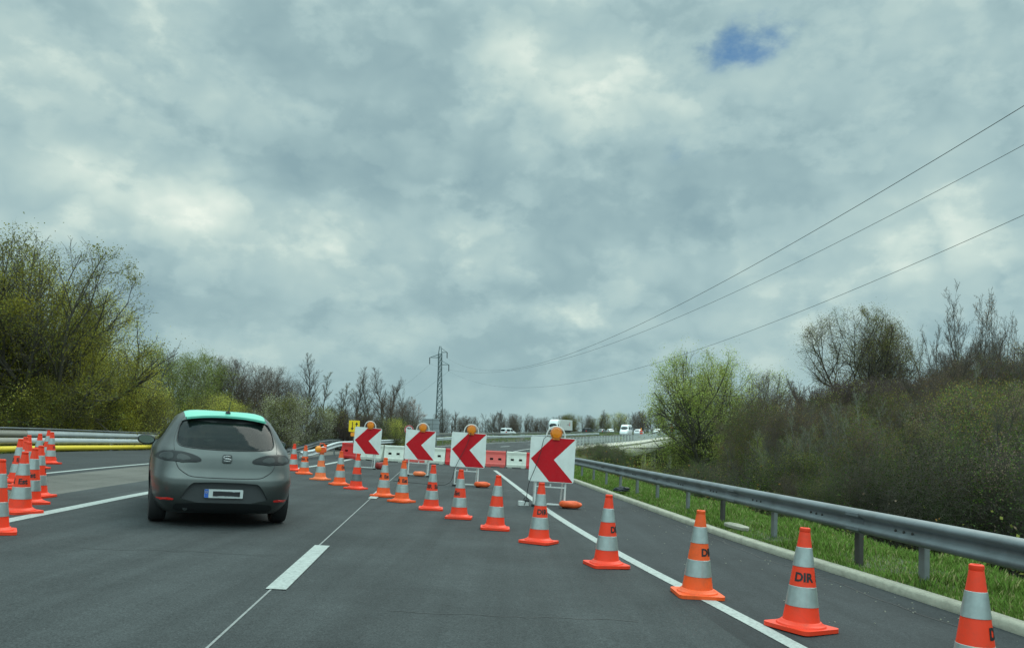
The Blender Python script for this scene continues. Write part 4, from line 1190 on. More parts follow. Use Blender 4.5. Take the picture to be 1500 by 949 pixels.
def plate_smudge():
    m = bpy.data.materials.new('plate_smudge'); m.use_nodes = True
    n = m.node_tree.nodes; l = m.node_tree.links; b = n['Principled BSDF']; b.inputs['Roughness'].default_value = .5
    t = n.new('ShaderNodeTexCoord'); no = n.new('ShaderNodeTexNoise'); no.inputs['Scale'].default_value = 14; l.new(t.outputs['Object'], no.inputs[0])
    gr_ = n.new('ShaderNodeSeparateXYZ'); l.new(t.outputs['Generated'], gr_.inputs[0])
    d = n.new('ShaderNodeMath'); d.operation = 'SUBTRACT'; l.new(gr_.outputs[2], d.inputs[0]); d.inputs[1].default_value = .5
    a = n.new('ShaderNodeMath'); a.operation = 'ABSOLUTE'; l.new(d.outputs[0], a.inputs[0])
    s = n.new('ShaderNodeMath'); s.operation = 'MULTIPLY_ADD'; l.new(no.outputs[0], s.inputs[0]); s.inputs[1].default_value = .30; l.new(a.outputs[0], s.inputs[2])
    cr_ = n.new('ShaderNodeValToRGB'); l.new(s.outputs[0], cr_.inputs[0]); cr_.color_ramp.elements[0].position = .50; cr_.color_ramp.elements[0].color = (.008, .008, .01, 1); cr_.color_ramp.elements[1].position = .62; cr_.color_ramp.elements[1].color = (.45, .48, .48, 1)
    l.new(cr_.outputs[0], b.inputs['Base Color']); return m
car = hatchback()
hd = R(23.8)
axc = Vector(((-4.66-2.98)/2, (10.62+11.17)/2))+Vector((-.08, .10))        # mid of the rear axle on the ground
fw = Vector((-math.sin(hd), math.cos(hd)))
loc = axc-fw*.78
car.location = (loc.x, loc.y, zroad(loc.x, loc.y)+.004)
nrm = Vector((bank(10), 0, 1)).normalized(); yv = Vector((fw.x, fw.y, -bank(10)*fw.x)).normalized(); xv = yv.cross(nrm)
car.rotation_euler = Matrix((xv, yv, nrm)).transposed().to_euler()

# ------------------------------------------------------------ vehicles on the far bend
def far_vehicle(name, cat, label, T, paint, x, y, z, hdg, wins, wheels, ne=5.0, extra=None, W_=.8, lamps='red_lens'):
    root = empty(name, (x, y, z), (0, 0, hdg), label, cat)
    V, F = body_slices(T, ne, 48); m = MB(); m.add(V, F); m.build('body', MT[paint], root, smooth=35)
    for (where, side, poly) in wins:
        patch({'rear': 'rear_window', 'front': 'windscreen', 'side': 'side_window'}[where], poly, 'glass_dark', root, off=.01, where=where, side=side, nr=6, nc=10, T=T, ne=ne, sm=1)
    for (wx, wy) in wheels: wheel(root, wx, wy, det=False)
    zt = T[0][0]+(T[-1][0]-T[0][0])*.38
    for s in (-1, 1):
        patch('tail_light', [(s*W_*.82, zt), (s*W_*.96, zt), (s*W_*.96, zt+.22), (s*W_*.82, zt+.22)], lamps, root, off=.012, nr=3, nc=4, T=T, ne=ne, sm=0)
        patch('headlight', [(s*W_*.6, zt-.1), (s*W_*.92, zt-.1), (s*W_*.92, zt+.06), (s*W_*.6, zt+.06)], 'frame_white', root, where='front', off=.012, nr=3, nc=4, T=T, ne=ne, sm=0)
    m = MB(); m.box((0, T[3][2]-.02, .42), (.52, .04, .12)); m.build('number_plate', MT['plate_white'], root)
    if extra: extra(root)
    return root
VAN = [(.25, .80, .1, 3.95), (.4, .86, .02, 4.05), (.7, .87, .0, 4.05), (.95, .87, .02, 3.7), (1.05, .86, .03, 3.35), (1.3, .83, .05, 2.95), (1.6, .78, .09, 2.55), (1.75, .73, .16, 2.35), (1.80, .60, .35, 2.1)]
BIGV = [(.3, .92, .1, 5.2), (.5, .98, .02, 5.3), (.9, .99, 0, 5.2), (1.15, .99, 0, 4.9), (1.3, .98, .01, 4.6), (1.9, .93, .03, 4.1), (2.3, .88, .08, 3.8), (2.42, .75, .3, 3.5)]
CARP = [(.2, .78, .12, 4.1), (.35, .86, .02, 4.25), (.6, .87, 0, 4.25), (.8, .87, .06, 4.1), (.92, .85, .15, 3.4), (1.1, .76, .35, 3.0), (1.3, .66, .6, 2.6), (1.42, .56, .9, 2.2), (1.45, .4, 1.2, 2.0)]
def vw(T, z0, z1, hr, side=True):
    w = [('rear', 1, [(-hr, z0), (hr, z0), (hr*.92, z1), (-hr*.92, z1)]), ('front', 1, [(-hr, z0), (hr, z0), (hr*.9, z1), (-hr*.9, z1)])]
    m0 = lv(z0, T); m1 = lv(z1, T)
    if side:
        for s in (-1, 1):
            a, b = m0[1]+.3, m0[2]-.35; c_, d = m1[1]+.3, m1[2]-.3; mid = (a+b)/2
            w.append(('side', s, [(a, z0), (mid-.05, z0), (mid-.05, z1), (c_, z1)])); w.append(('side', s, [(mid+.05, z0), (b, z0), (d, z1), (mid+.05, z1)]))
    return w
wh4 = lambda w, a, b: [(-w, a), (w, a), (-w, b), (w, b)]
def lcp(y, off=0):
    i = iy(LP, y); p = edge_pts(LP, LN, LB, off, i); return p, math.atan2(-LT[i, 0], LT[i, 1])
def rcp(y, off=0):
    i = iy(RP, y); p = edge_pts(RP, RN, RB, off, i); return p, math.atan2(-RT[i, 0], RT[i, 1])
def at_px(P, Nn, Bk, off, u):
    best = min((abs((EYE*0+750+1200*edge_pts(P, Nn, Bk, off, i)[0]/edge_pts(P, Nn, Bk, off, i)[1])-u), i) for i in range(len(P)) if P[i, 1] > 120)
    return best[1]
def on_left(u, off):
    i = at_px(LP, LN, LB, off, u); return edge_pts(LP, LN, LB, off, i), math.atan2(-LT[i, 0], LT[i, 1])
(p, h) = on_left(737, -.4); far_vehicle('white_van', 'van', 'small white van driving away on the far road left of the lorry', VAN, 'vehicle_white', *p, R(-38), vw(VAN, 1.08, 1.55, .68), wh4(.76, .75, 3.2), W_=.86)
(p, h) = on_left(853, -.6); far_vehicle('dark_van', 'van', 'dark people carrier behind the white lorry on the far road', VAN, 'vehicle_dark', *p, h+R(-20), vw(VAN, 1.08, 1.55, .68), wh4(.76, .75, 3.2), W_=.86)
(p, h) = on_left(877, -.6); far_vehicle('grey_car', 'car', 'grey car between the dark van and the first white car on the far road', CARP, 'vehicle_grey', *p, h, vw(CARP, .95, 1.28, .6), wh4(.76, .75, 3.3), W_=.86)
(p, h) = on_left(899, -.6); far_vehicle('white_car', 'car', 'white car left of the white van on the viaduct approach', CARP, 'vehicle_white', *p, h+R(50), vw(CARP, .95, 1.28, .6), wh4(.76, .75, 3.3), W_=.86)
def on_right(u, off):
    i = at_px(RP, RN, RB, off, u); return edge_pts(RP, RN, RB, off, i), math.atan2(-RT[i, 0], RT[i, 1])
(p, h) = on_right(921, -2.0); far_vehicle('white_delivery_van', 'van', 'tall white delivery van facing us behind the viaduct railing', BIGV, 'vehicle_white', *p, h+math.pi, vw(BIGV, 1.35, 2.0, .78), wh4(.85, .9, 4.2), W_=.97)
(p, h) = on_right(933, -3.0); far_vehicle('white_hatchback', 'car', 'white car just right of the tall white van on the viaduct', CARP, 'vehicle_white', *p, h, vw(CARP, .95, 1.28, .6), wh4(.76, .75, 3.3), W_=.86)
(p, h) = on_right(967, -3.4); far_vehicle('white_estate', 'car', 'white car farthest right on the viaduct near the green trees', CARP, 'vehicle_white', *p, h+math.pi, vw(CARP, .95, 1.28, .6), wh4(.76, .75, 3.3), W_=.86)
# lorry: white cab and long box trailer
(p, h) = on_left(832, -.8)
t = empty('articulated_lorry', p, (0, 0, R(157)), 'white articulated lorry with a pale box trailer behind the nearest arrow sign', 'lorry')
CAB = [(.45, 1.2, 0, 2.1), (.8, 1.24, 0, 2.25), (1.5, 1.24, 0, 2.25), (1.9, 1.24, 0, 2.2), (2.9, 1.2, .0, 2.0), (3.4, 1.15, .0, 1.7), (3.75, 1.05, .05, 1.2), (3.85, .9, .2, .9)]
V, F = body_slices(CAB, 9, 48); m = MB(); m.add(V, F, M=Matrix.Translation((0, 9.2, 0))); cabo = m.build('cab', MT['vehicle_white'], t, smooth=35)
wq = patch('windscreen', [(-1.0, 1.75), (1.0, 1.75), (1.0, 2.75), (-1.0, 2.75)], 'glass_dark', cabo, where='front', off=.012, nr=6, nc=10, T=CAB, ne=9, sm=1); wq.location = (0, 9.2, 0)
for s in (-1, 1):
    wq = patch('side_window', [(1.0, 1.8), (1.85, 1.8), (1.75, 2.6), (1.0, 2.6)], 'glass_dark', cabo, where='side', side=s, off=.012, nr=6, nc=8, T=CAB, ne=9, sm=1); wq.location = (0, 9.2, 0)
m = MB(); m.box((0, 11.4, .9), (2.1, .12, .5)); m.build('grille', MT['vehicle_dark'], cabo)
m = MB(); m.box((0, 4.3, 2.45), (2.5, 9.2, 2.75)); tr_ = m.build('trailer', MT['truck_box'], t, bevel=.04)
m = MB()
for s in (-1, 1):
    for k in range(10): m.box((s*1.256, .4+k*.9, 2.45), (.012, .05, 2.6))
m.box((0, 4.3, 1.12), (2.51, 9.1, .08)); m.build('trailer_ribs', MT['logo_grey'], tr_)
for s in (-1, 1):
    m = MB(); m.box((s*1.268, 1.9 if s < 0 else 2.5, 2.75), (.01, .35, .95)); m.box((s*1.268, 2.2, 2.45), (.01, .2, .35)); m.build('trailer_logo', MT['logo_red'], tr_)
    m = MB()
    for k in range(3): m.box((s*1.268, 2.75+k*.42, 2.6), (.01, .25, .4))
    m.build('trailer_lettering', MT['logo_grey'], tr_)
m = MB(); m.box((0, 4.5, .95), (1.0, 10.5, .25)); m.box((0, 3.0, .6), (2.3, 3.4, .35)); m.build('chassis', MT['vehicle_dark'], t)
for y in (1.3, 2.5, 8.6, 10.6):
    for s in (-1, 1): wheel(t, s*1.05, y, r=.5, w=.3, det=False)
# road workers' orange barrels and red plate on the viaduct
def drum(u, off, sc_, label, mt='hivis', name='marker_drum'):
    i = at_px(RP, RN, RB, off, u); p = edge_pts(RP, RN, RB, off, i)
    r_ = empty(name, p, label=label, cat='marker'); 
    m = MB(); m.lathe([(.36*sc_, 0), (.36*sc_, .08), (.27*sc_, .1), (.25*sc_, .5*sc_), (.24*sc_, 1.0*sc_), (.2*sc_, 1.05*sc_)], 20); m.build('barrel', MT[mt], r_, smooth=35)
    m = MB(); m.lathe([(.262*sc_, .35*sc_), (.262*sc_, .5*sc_)], 20, cap=False); m.lathe([(.258*sc_, .7*sc_), (.254*sc_, .85*sc_)], 20, cap=False); m.build('reflective_band', MT['reflective'], r_)
    m = MB(); m.tube([(0, 0, 1.0*sc_), (0, 0, 1.15*sc_)], .05*sc_, 8); m.lathe([(.05, 1.15*sc_), (.12*sc_, 1.2*sc_), (.12*sc_, 1.4*sc_), (.05, 1.45*sc_)], 16); m.build('lamp', MT['amber'], r_, smooth=35)
drum(939, 1.5, 1.25, 'red-orange marker drum beside the white car on the viaduct', 'cone_red')
drum(984, 1.6, 1.9, 'large orange warning drum at the right end of the viaduct railing', 'hivis')

# ------------------------------------------------------------ viaduct
def viaduct():
    a, b = iy(RP, 90), iy(RP, 214)
    c0 = edge_pts(RP, RN, RB, 5.5, a)
    root = empty('viaduct', c0, label='pale concrete viaduct with a railing curving away behind the trees', cat='bridge')
    def part(nm, prof, mt, i0=a, i1=b):
        o = sweep(nm, RP, RN, RB, prof, MT[mt], i0, i1); o.data.transform(Matrix.Translation(-Vector(root.location))); o.parent = root; return o
    part('deck', [(-4.6, -.06), (5.72, -.06), (6.5, -.06), (6.5, -.34), (6.62, -.44), (6.60, -2.15), (-2.4, -2.15), (-3.2, -.62), (-4.6, -.4)], 'bridge_concrete')
    part('cornice', [(6.3, -.05), (6.58, -.05), (6.66, -.40), (6.52, -.40), (6.52, .12), (6.3, .12)], 'bridge_concrete')
    part('parapet_plinth', [(5.95, -.03), (6.25, -.03), (6.25, .42), (5.95, .42)], 'plinth', iy(RP, 88))
    for zt, r_ in ((1.0, .055), (.55, .03), (.25, .03)):
        pp = [Vector(edge_pts(RP, RN, RB, 6.42, i, .1+zt))-root.location for i in range(iy(RP, 88), b)]
        m = MB(); m.tube(pp, r_, 6); m.build('handrail', MT['galv_post'], root)
    m = MB()
    T_, N_ = RT, RN
    for i in range(iy(RP, 88), b-1):
        for t in (0, .5):
            p0 = Vector(edge_pts(RP, RN, RB, 6.42, i, .1)); p1 = Vector(edge_pts(RP, RN, RB, 6.42, i+1, .1)); p = p0.lerp(p1, t)-root.location
            wd = .26 if t == 0 else .05
            m.box((p.x, p.y, p.z+.52), (wd, wd, 1.0))
    pp = [Vector(edge_pts(RP, RN, RB, 6.42, i, .1+.06))-root.location for i in range(iy(RP, 88), b)]
    m.tube(pp, .04, 4)
    o = m.build('railing_bars', MT['frame_white'], root, fixn=False)
    for y in (112, 140, 168, 194):
        i = iy(RP, y); x, yy, z = edge_pts(RP, RN, RB, .4, i); ang = math.atan2(-RT[i, 0], RT[i, 1])
        m = MB(); zb_ = -6.5
        for s in (-1, 1):
            m.rbox((s*1.9, 0, (z-2.2+zb_)/2), (1.0, 1.0, z-2.2-zb_), .25)
        m.box((0, 0, z-2.32), (6.2, 1.3, .42)); p = m.build('pier', MT['bridge_concrete'], root); p.location = Vector((x, yy, 0))-root.location; p.rotation_euler = (0, 0, ang)
    i = iy(RP, 90); x, yy, z = edge_pts(RP, RN, RB, .6, i); m = MB(); m.box((0, 0, z-3), (11, .8, 5.2)); p = m.build('abutment', MT['bridge_concrete'], root); p.location = Vector((x, yy, 0))-root.location; p.rotation_euler = (0, 0, math.atan2(-RT[i, 0], RT[i, 1]))
viaduct()

# ------------------------------------------------------------ signs at the back
def pt_at(u, v, Y):
    d = fwd+rtv*((u-750)/1200)-upv*((v-562)/1200); return Vector((0, 0, EYE))+d*(Y/d.y)
# yellow two-way sign
P_ = pt_at(517.5, 624, 40); gz = zroad(P_.x, P_.y)
r_ = empty('road_sign', (P_.x, P_.y, gz), (0, .03, R(8)), 'yellow square sign with two black arrows above an amber lamp, by the farthest arrow sign', 'road sign')
m = MB(); hz_ = P_.z-gz; m.rbox((0, 0, hz_), (.52, .56, .02), .03, axis='y'); m.build('panel', MT['sign_yellow'], r_)
m = MB()
for sx, up_ in ((-.09, -1), (.11, 1)):
    m.box((sx, -.014, hz_-.02*up_), (.035, .004, .36))
    tip = hz_+up_*.21; base_ = hz_+up_*.08
    m.add([(sx-.07, -.0165, base_), (sx+.07, -.0165, base_), (sx, -.0165, tip), (sx-.07, -.0125, base_), (sx+.07, -.0125, base_), (sx, -.0125, tip)], [(0, 1, 2), (3, 5, 4), (0, 3, 4, 1), (1, 4, 5, 2), (2, 5, 3, 0)])
m.build('arrows', MT['ink'], r_)
m = MB(); m.rbox((.02, -.03, hz_-.40), (.34, .18, .06), .05, axis='y'); m.build('lamp', MT['amber'], r_, smooth=40)
m = MB(); m.box((0, .03, hz_/2), (.05, .05, hz_)); m.build('post', MT['galv_post'], r_)
# 70 sign
P_ = pt_at(598.5, 629, 52); gz = .45
r_ = empty('speed_sign', (P_.x, P_.y, gz), (0, .02, R(10)), 'round white speed limit sign reading 70 with a red ring', 'road sign')
hz_ = P_.z-gz
MX = Matrix.Translation((0, 0, hz_)) @ Matrix.Rotation(R(90), 4, 'X')
m = MB(); m.lathe([(.29, -.01), (.29, .01)], 36, M=MX); m.build('disc', MT['sign_white'], r_)
m = MB(); m.lathe([(.28, .0115), (.28, .016), (.215, .016), (.215, .0115)], 36, M=MX, cap=False); m.build('ring', MT['sign_red'], r_)
V, F = text_mesh('70', .30, bold=.006); m = MB(); m.add([(x, -.017, z+hz_) for x, z, _ in V], F); m.build('number', MT['ink'], r_, fixn=False)
m = MB(); m.box((0, .03, hz_/2), (.06, .06, hz_)); m.build('post', MT['galv_post'], r_)
# grey back of a large board
P0 = pt_at(619, 613, 68); P1 = pt_at(643.5, 613, 68); P2 = pt_at(631, 636, 68)
wid = (P1-P0).length; cxm = (P0+P1)/2; gz = .6
r_ = empty('sign_board', (cxm.x, cxm.y, gz), (0, 0, R(6)), 'large grey board seen from the back beside the foot of the pylon', 'sign board')
hb = P0.z-.05-(P2.z-.1); m = MB(); m.box((0, 0, P0.z-gz-hb/2), (wid, .04, hb)); m.build('panel', MT['sign_back'], r_)
m = MB()
for k in range(4): m.box((0, -.03, P0.z-gz-.12-k*hb/4), (wid*.98, .02, .03))
m.box((wid*.1, -.035, P0.z-gz-hb/2), (.04, .02, hb)); m.build('stiffener', MT['galv_post'], r_)
for s in (-1, 1):
    m = MB(); m.box((s*wid*.33, .05, (P0.z-gz)/2-.1), (.08, .08, P0.z-gz)); m.build('post', MT['galv_post'], r_)
# white marker on the far barrier
P_ = pt_at(495.5, 634, 56)
r_ = empty('marker_post', (P_.x, P_.y, P_.z-.62), (0, .02, 0), 'small white marker post on the far barrier left of the yellow sign', 'marker post')
m = MB(); m.rbox((0, 0, .36), (.12, .08, .72), .03); m.build('post', MT['sign_white'], r_, smooth=40)
m = MB(); m.rbox((.02, -.03, .62), (.22, .12, .16), .05, axis='y'); m.build('head', MT['frame_white'], r_, smooth=40)
m = MB(); m.box((.02, -.092, .62), (.10, .01, .09)); m.build('reflector', MT['slot_dark'], r_)

# ------------------------------------------------------------ pylon and wires
def pylon():
    base = pt_at(643, 640, 270); base.z = -1
    root = empty('electricity_pylon', base, label='slender lattice electricity pylon with three arms on the horizon', cat='pylon')
    top = 31.3-base.z
    M_ = MB()
    def bar(a, b, r_=.07): M_.tube([a, b], r_, 4, caps=False)
    hw = lambda z: 1.35+(.55-1.35)*min(z/(top*.74), 1)
    lv_ = [top*.92*(1-(1-k/15)**1.12) for k in range(16)]
    cs = [(-1, -1), (1, -1), (1, 1), (-1, 1)]
    for a, b in zip(lv_, lv_[1:]):
        for k in range(4):
            c0_, c1_ = cs[k], cs[(k+1) % 4]
            A = lambda c, z: (c[0]*hw(z), c[1]*hw(z), z)
            bar(A(c0_, a), A(c0_, b), .13); bar(A(c0_, a), A(c1_, b)); bar(A(c1_, a), A(c0_, b)); bar(A(c0_, b), A(c1_, b))
    for c in cs: bar((c[0]*hw(lv_[-1]), c[1]*hw(lv_[-1]), lv_[-1]), (c[0]*.2, c[1]*.2, top), .1)
    M_.build('lattice', MT['steel_pylon'], root, fixn=False)
    for tip, att in zip(TIPS, ATT):
        m = MB(); t_ = Vector(tip)-base; a_ = t_.copy(); s = 1 if t_.x > 0 else -1
        zt = t_.z
        for yy in (-.5, .5):
            m.tube([(s*.5, yy, zt), (t_.x, 0, zt)], .09, 4); m.tube([(s*.5, yy, zt+1.3 if s > 0 else zt+1.0), (t_.x, 0, zt)], .07, 4)
        m.build('arm', MT['steel_pylon'], root, fixn=False)
        m = MB(); e_ = Vector(att)-base; e_.x = t_.x; m.tube([(t_.x, 0, zt), (t_.x, 0, e_.z)], .16, 6); m.build('insulator', MT['wire'], root)
TIPS = [pt_at(655, 516, 270), pt_at(629.5, 523.5, 270), pt_at(657.5, 534, 270)]
ATT = [Vector((-21.54, 270, 27.35)), Vector((-27.16, 270, 25.37)), Vector((-21.03, 270, 23.05))]
pylon()
for k, (P1_, (x2, z2, sg), lab) in enumerate(zip(ATT, [(53.3, 42.4, 19.73), (78.97, 57.36, 22.86), (76.27, 52.99, 24.08)],
        ['highest of the three power cables sweeping up to the right', 'middle of the three power cables sweeping up to the right', 'lowest of the three power cables, hanging closest to the trees'])):
    P2_ = Vector((x2, -80, z2)); m = MB(); pts = []
    for i in range(91):
        t = i/90; p = P1_.lerp(P2_, t); p.z -= 4*sg*t*(1-t); pts.append(p)
    rad = [.012+.008*min(i/40, 1) for i in range(91)]
    m.tube(pts, rad, 6, caps=False)
    tag(m.build('power_cable', MT['wire']), lab, 'power cable', 'power cables from the pylon')
for k, (u, v) in enumerate(((600, 582), (622, 577))):
    P1_ = ATT[1] if k == 0 else ATT[2]; P2_ = P1_+Vector((-95, 230, -4)); m = MB(); pts = []
    for i in range(31):
        t = i/30; p = P1_.lerp(P2_, t); p.z -= 4*11*t*(1-t); pts.append(p)
    m.tube(pts, .022, 4, caps=False)
    tag(m.build('power_cable', MT['wire']), ['thin cable dropping left from the left arm of the pylon', 'thin cable dropping left from the lower right arm of the pylon'][k], 'power cable', 'power cables beyond the pylon')

# ------------------------------------------------------------ trees
def gen_tree(seed, H=10, r0=.16, stems=1, clear=.15, lv_=((16, .42, 48), (8, .45, 42), (6, .45, 45)), trop=.10, wob=.16, shape='round', leaves=0, lsize=.07, lspread=.12, split=2, top=1.0, rmin=.006, droop=0.0, env=None, steps=(10, 5, 4, 3, 2)):
    rg = random.Random(seed); segs = []; tips = []
    g = rg.gauss; cos, sin, sqrt = math.cos, math.sin, math.sqrt
    def norm(a):
        l_ = sqrt(a[0]**2+a[1]**2+a[2]**2) or 1; return (a[0]/l_, a[1]/l_, a[2]/l_)
    def rot(d, ang, az):
        ref = (0, 0, 1) if abs(d[2]) < .9 else (1, 0, 0)
        a = norm((d[1]*ref[2]-d[2]*ref[1], d[2]*ref[0]-d[0]*ref[2], d[0]*ref[1]-d[1]*ref[0]))
        b = (d[1]*a[2]-d[2]*a[1], d[2]*a[0]-d[0]*a[2], d[0]*a[1]-d[1]*a[0])
        c, s = cos(ang), sin(ang)
        return norm(tuple(d[i]*c+(a[i]*cos(az)+b[i]*sin(az))*s for i in range(3)))
    nl = len(lv_)
    def branch(p, d, Ln, r, lev):
        n_ = steps[min(lev, 4)]; az = rg.uniform(0, 6.28)
        kids = lv_[lev] if lev < nl else None
        st = Ln/n_
        r1 = r
        for i in range(n_):
            t = (i+1)/n_
            tr_ = trop if lev < 2 else trop-droop
            d = norm((d[0]+g(0, wob), d[1]+g(0, wob), d[2]+g(0, wob)+tr_))
            q = (p[0]+d[0]*st, p[1]+d[1]*st, p[2]+d[2]*st)
            r2 = max(r*(1-.8*t), rmin)
            if env and i > 0:
                ex = (q[0]**2+q[1]**2)/(env[1]*H)**2+((q[2]-env[0]*H)/(env[2]*H))**2
                if ex > 1 and q[2] > env[0]*H*.55: tips.append(q); break
            segs.append((p, q, r1, r2, lev)); 
            if lev >= nl-1 or (nl > 2 and lev == nl-1): tips.append(q)
            if kids:
                c0_ = clear if lev == 0 else .15
                k = kids[0]/n_/(1-c0_)
                if t > c0_:
                    m_ = int(k)+(rg.random() < k-int(k))
                    for _ in range(m_):
                        u = rg.random(); pp = tuple(p[j]+(q[j]-p[j])*u for j in range(3)); tt = (i+u)/n_
                        az += 2.4+g(0, .4)
                        if lev == 0:
                            s_ = {'round': .55+.75*sin(math.pi*min(1, (tt-clear)/(1-clear)*.8+.15)), 'cone': 1.25-1.0*tt, 'col': .8-.35*tt, 'vase': .75+.45*(1-tt), 'up': 1.15-.75*tt}[shape]
                        else: s_ = 1.15-.7*tt
                        an = R(kids[2]*(1.15-.45*tt if lev == 0 else 1)+g(0, 9))
                        L2 = (H if lev == 0 else Ln)*kids[1]*s_*rg.uniform(.75, 1.2)
                        branch(pp, rot(d, an, az), L2, min(r2*.75, r*.55), lev+1)
            p = q; r1 = r2
    for s in range(stems):
        a = rg.uniform(0, 6.28); tl = 0 if stems == 1 else rg.uniform(.12, .38)
        branch((g(0, .12)*(stems > 1), g(0, .12)*(stems > 1), -.15), norm((cos(a)*tl, sin(a)*tl, 1)), H*.93*(1 if stems == 1 else rg.uniform(.75, 1)), r0*(1 if s == 0 else .75), 0)
    return segs, tips
def seg_mesh(segs, sides):
    A = np.array([s[0] for s in segs]); B = np.array([s[1] for s in segs]); ra = np.array([s[2] for s in segs]); rb = np.array([s[3] for s in segs])
    D_ = B-A; D_ /= np.maximum(np.linalg.norm(D_, axis=1)[:, None], 1e-9)
    ref = np.where(np.abs(D_[:, 2:3]) < .9, np.array([[0, 0, 1.]]), np.array([[1., 0, 0]]))
    U = np.cross(D_, ref); U /= np.linalg.norm(U, axis=1)[:, None]; Wv = np.cross(D_, U)
    n_ = len(segs); V = np.zeros((n_, 2*sides, 3))
    for k in range(sides):
        w = 2*math.pi*k/sides; o = U*math.cos(w)+Wv*math.sin(w)
        V[:, k] = A+o*ra[:, None]; V[:, sides+k] = B+o*rb[:, None]
    base = (np.arange(n_)*2*sides)[:, None]
    F = np.concatenate([base+np.array([[k, (k+1) % sides, sides+(k+1) % sides, sides+k]]) for k in range(sides)])
    return V.reshape(-1, 3), F
def leaf_quads(rg, C, size, var=.4):
    n_ = len(C); a = rg.normal(size=(n_, 3)); a /= np.linalg.norm(a, axis=1)[:, None]
    b = rg.normal(size=(n_, 3)); b = np.cross(a, b); b /= np.linalg.norm(b, axis=1)[:, None]
    s = size*(1+var*rg.uniform(-1, 1, (n_, 1)))
    V = np.stack([C-a*s*.5, C+b*s*.32, C+a*s*.5, C-b*s*.32], 1).reshape(-1, 3)
    return V, (np.arange(n_)*4)[:, None]+np.array([[0, 1, 2, 3]])
TPL = {}
def template(key, bark, leafmats, nleaf, lsize, lspread, seed, cut=2, cz=None, name='tree', **kw):
    segs, tips = gen_tree(seed, **kw)
    H_ = max(s[1][2] for s in segs)
    thick = [s for s in segs if s[4] < cut]; thin = [s for s in segs if s[4] >= cut]
    V, F = seg_mesh(thick, 6)
    mt = bpy.data.meshes.new('trunk')
    to = np_mesh('trunk', V, F, MT[bark], smooth=True)
    rg = np.random.default_rng(seed)
    Vs, Fs = seg_mesh(thin, 3); mi = np.zeros(len(Fs), int); mats = [MT[bark]]
    if nleaf:
        T_ = np.array(tips); w = np.ones(len(T_))
        if cz: w = np.clip(cz[0]+(cz[1]-cz[0])*T_[:, 2]/H_, .02, 5)
        # patchy foliage: some boughs carry many leaves, some few
        ph = np.sin(T_[:, 0]*1.3+seed)*np.sin(T_[:, 1]*1.1+2*seed)*np.sin(T_[:, 2]*1.2+seed); w = w*(.55+np.clip(ph, -.5, 1)*.9); w = np.maximum(w, .02)
        idx = rg.choice(len(T_), nleaf, p=w/w.sum()); C = T_[idx]+rg.normal(size=(nleaf, 3))*lspread
        # colour runs in clumps, so neighbours share a tone
        Vl, Fl = leaf_quads(rg, C, lsize)
        nm = len(leafmats); cl = np.sin(C[:, 0]*1.7+1)*np.sin(C[:, 1]*1.9)+np.sin(C[:, 2]*1.3+2)*.6+rg.normal(size=nleaf)*.55
        lm = np.clip(((cl+1.3)/2.6*nm).astype(int), 0, nm-1)+1
        Fs = np.concatenate([Fs, Fl+len(Vs)]); Vs = np.concatenate([Vs, Vl]); mi = np.concatenate([mi, lm]); mats += [MT[q] for q in leafmats]
    co = np_mesh('crown', Vs, Fs, mats, mi)
    root = empty(name); to.parent = root; co.parent = root
    rad = np.percentile(np.hypot(Vs[:, 0], Vs[:, 1]), 96)
    TPL[key] = dict(root=root, H=float(np.percentile(Vs[:, 2], 99.7)), R=float(rad), used=False, name=name)
    return root
_x = ((16, .42, 48), (8, .45, 42), (6, .45, 45))
template('maple1', 'bark_dark', ['leaf_yellowgreen', 'leaf_pale', 'leaf_yellowgreen'], 85000, .062, .13, 11, cut=2, cz=(1.7, .35), name='budding_tree', H=10, r0=.17, stems=4, clear=.12, lv_=((13, .62, 50), (9, .45, 40), (10, .45, 42)), shape='vase', trop=.08, env=(0.56, 0.5, 0.44))
template('maple2', 'bark_dark', ['leaf_yellowgreen', 'leaf_pale', 'leaf_yellowgreen'], 85000, .062, .13, 12, cut=2, cz=(1.6, .35), name='budding_tree', H=10, r0=.18, stems=3, clear=.15, lv_=((15, .60, 50), (9, .45, 40), (10, .42, 42)), shape='vase', trop=.09, env=(0.56, 0.48, 0.44))
template('hedge1', 'bark_brown', ['leaf_yellowgreen', 'leaf_pale', 'leaf_yellowgreen', 'leaf_olive'], 44000, .062, .24, 21, name='bushy_tree', H=6, r0=.08, stems=6, clear=.03, lv_=((12, .42, 55), (7, .5, 48), (5, .5, 50)), shape='round', trop=.05, env=(0.45, 0.55, 0.55))
template('hedge2', 'bark_brown', ['leaf_olive', 'leaf_green', 'leaf_yellowgreen'], 30000, .062, .24, 22, name='bushy_tree', H=6, r0=.08, stems=6, clear=.03, lv_=((12, .42, 55), (7, .5, 48), (5, .5, 50)), shape='round', trop=.05, env=(0.45, 0.55, 0.55))
template('wood1', 'bark_brown', ['leaf_wood', 'leaf_mustard', 'leaf_green', 'bud_brown'], 44000, .05, .14, 25, name='wood_tree', H=6, r0=.08, stems=6, clear=.03, lv_=((12, .42, 55), (7, .5, 48), (5, .5, 50)), shape='round', trop=.05, env=(0.45, 0.55, 0.55))
template('willow1', 'bark_olive', ['leaf_willow', 'leaf_fresh', 'leaf_pale', 'leaf_willow'], 52000, .07, .15, 31, name='willow_tree', H=10, r0=.16, stems=5, clear=.10, lv_=((10, .52, 58), (8, .45, 46), (8, .44, 44)), shape='round', trop=.05, env=(0.52, 0.4, 0.46))
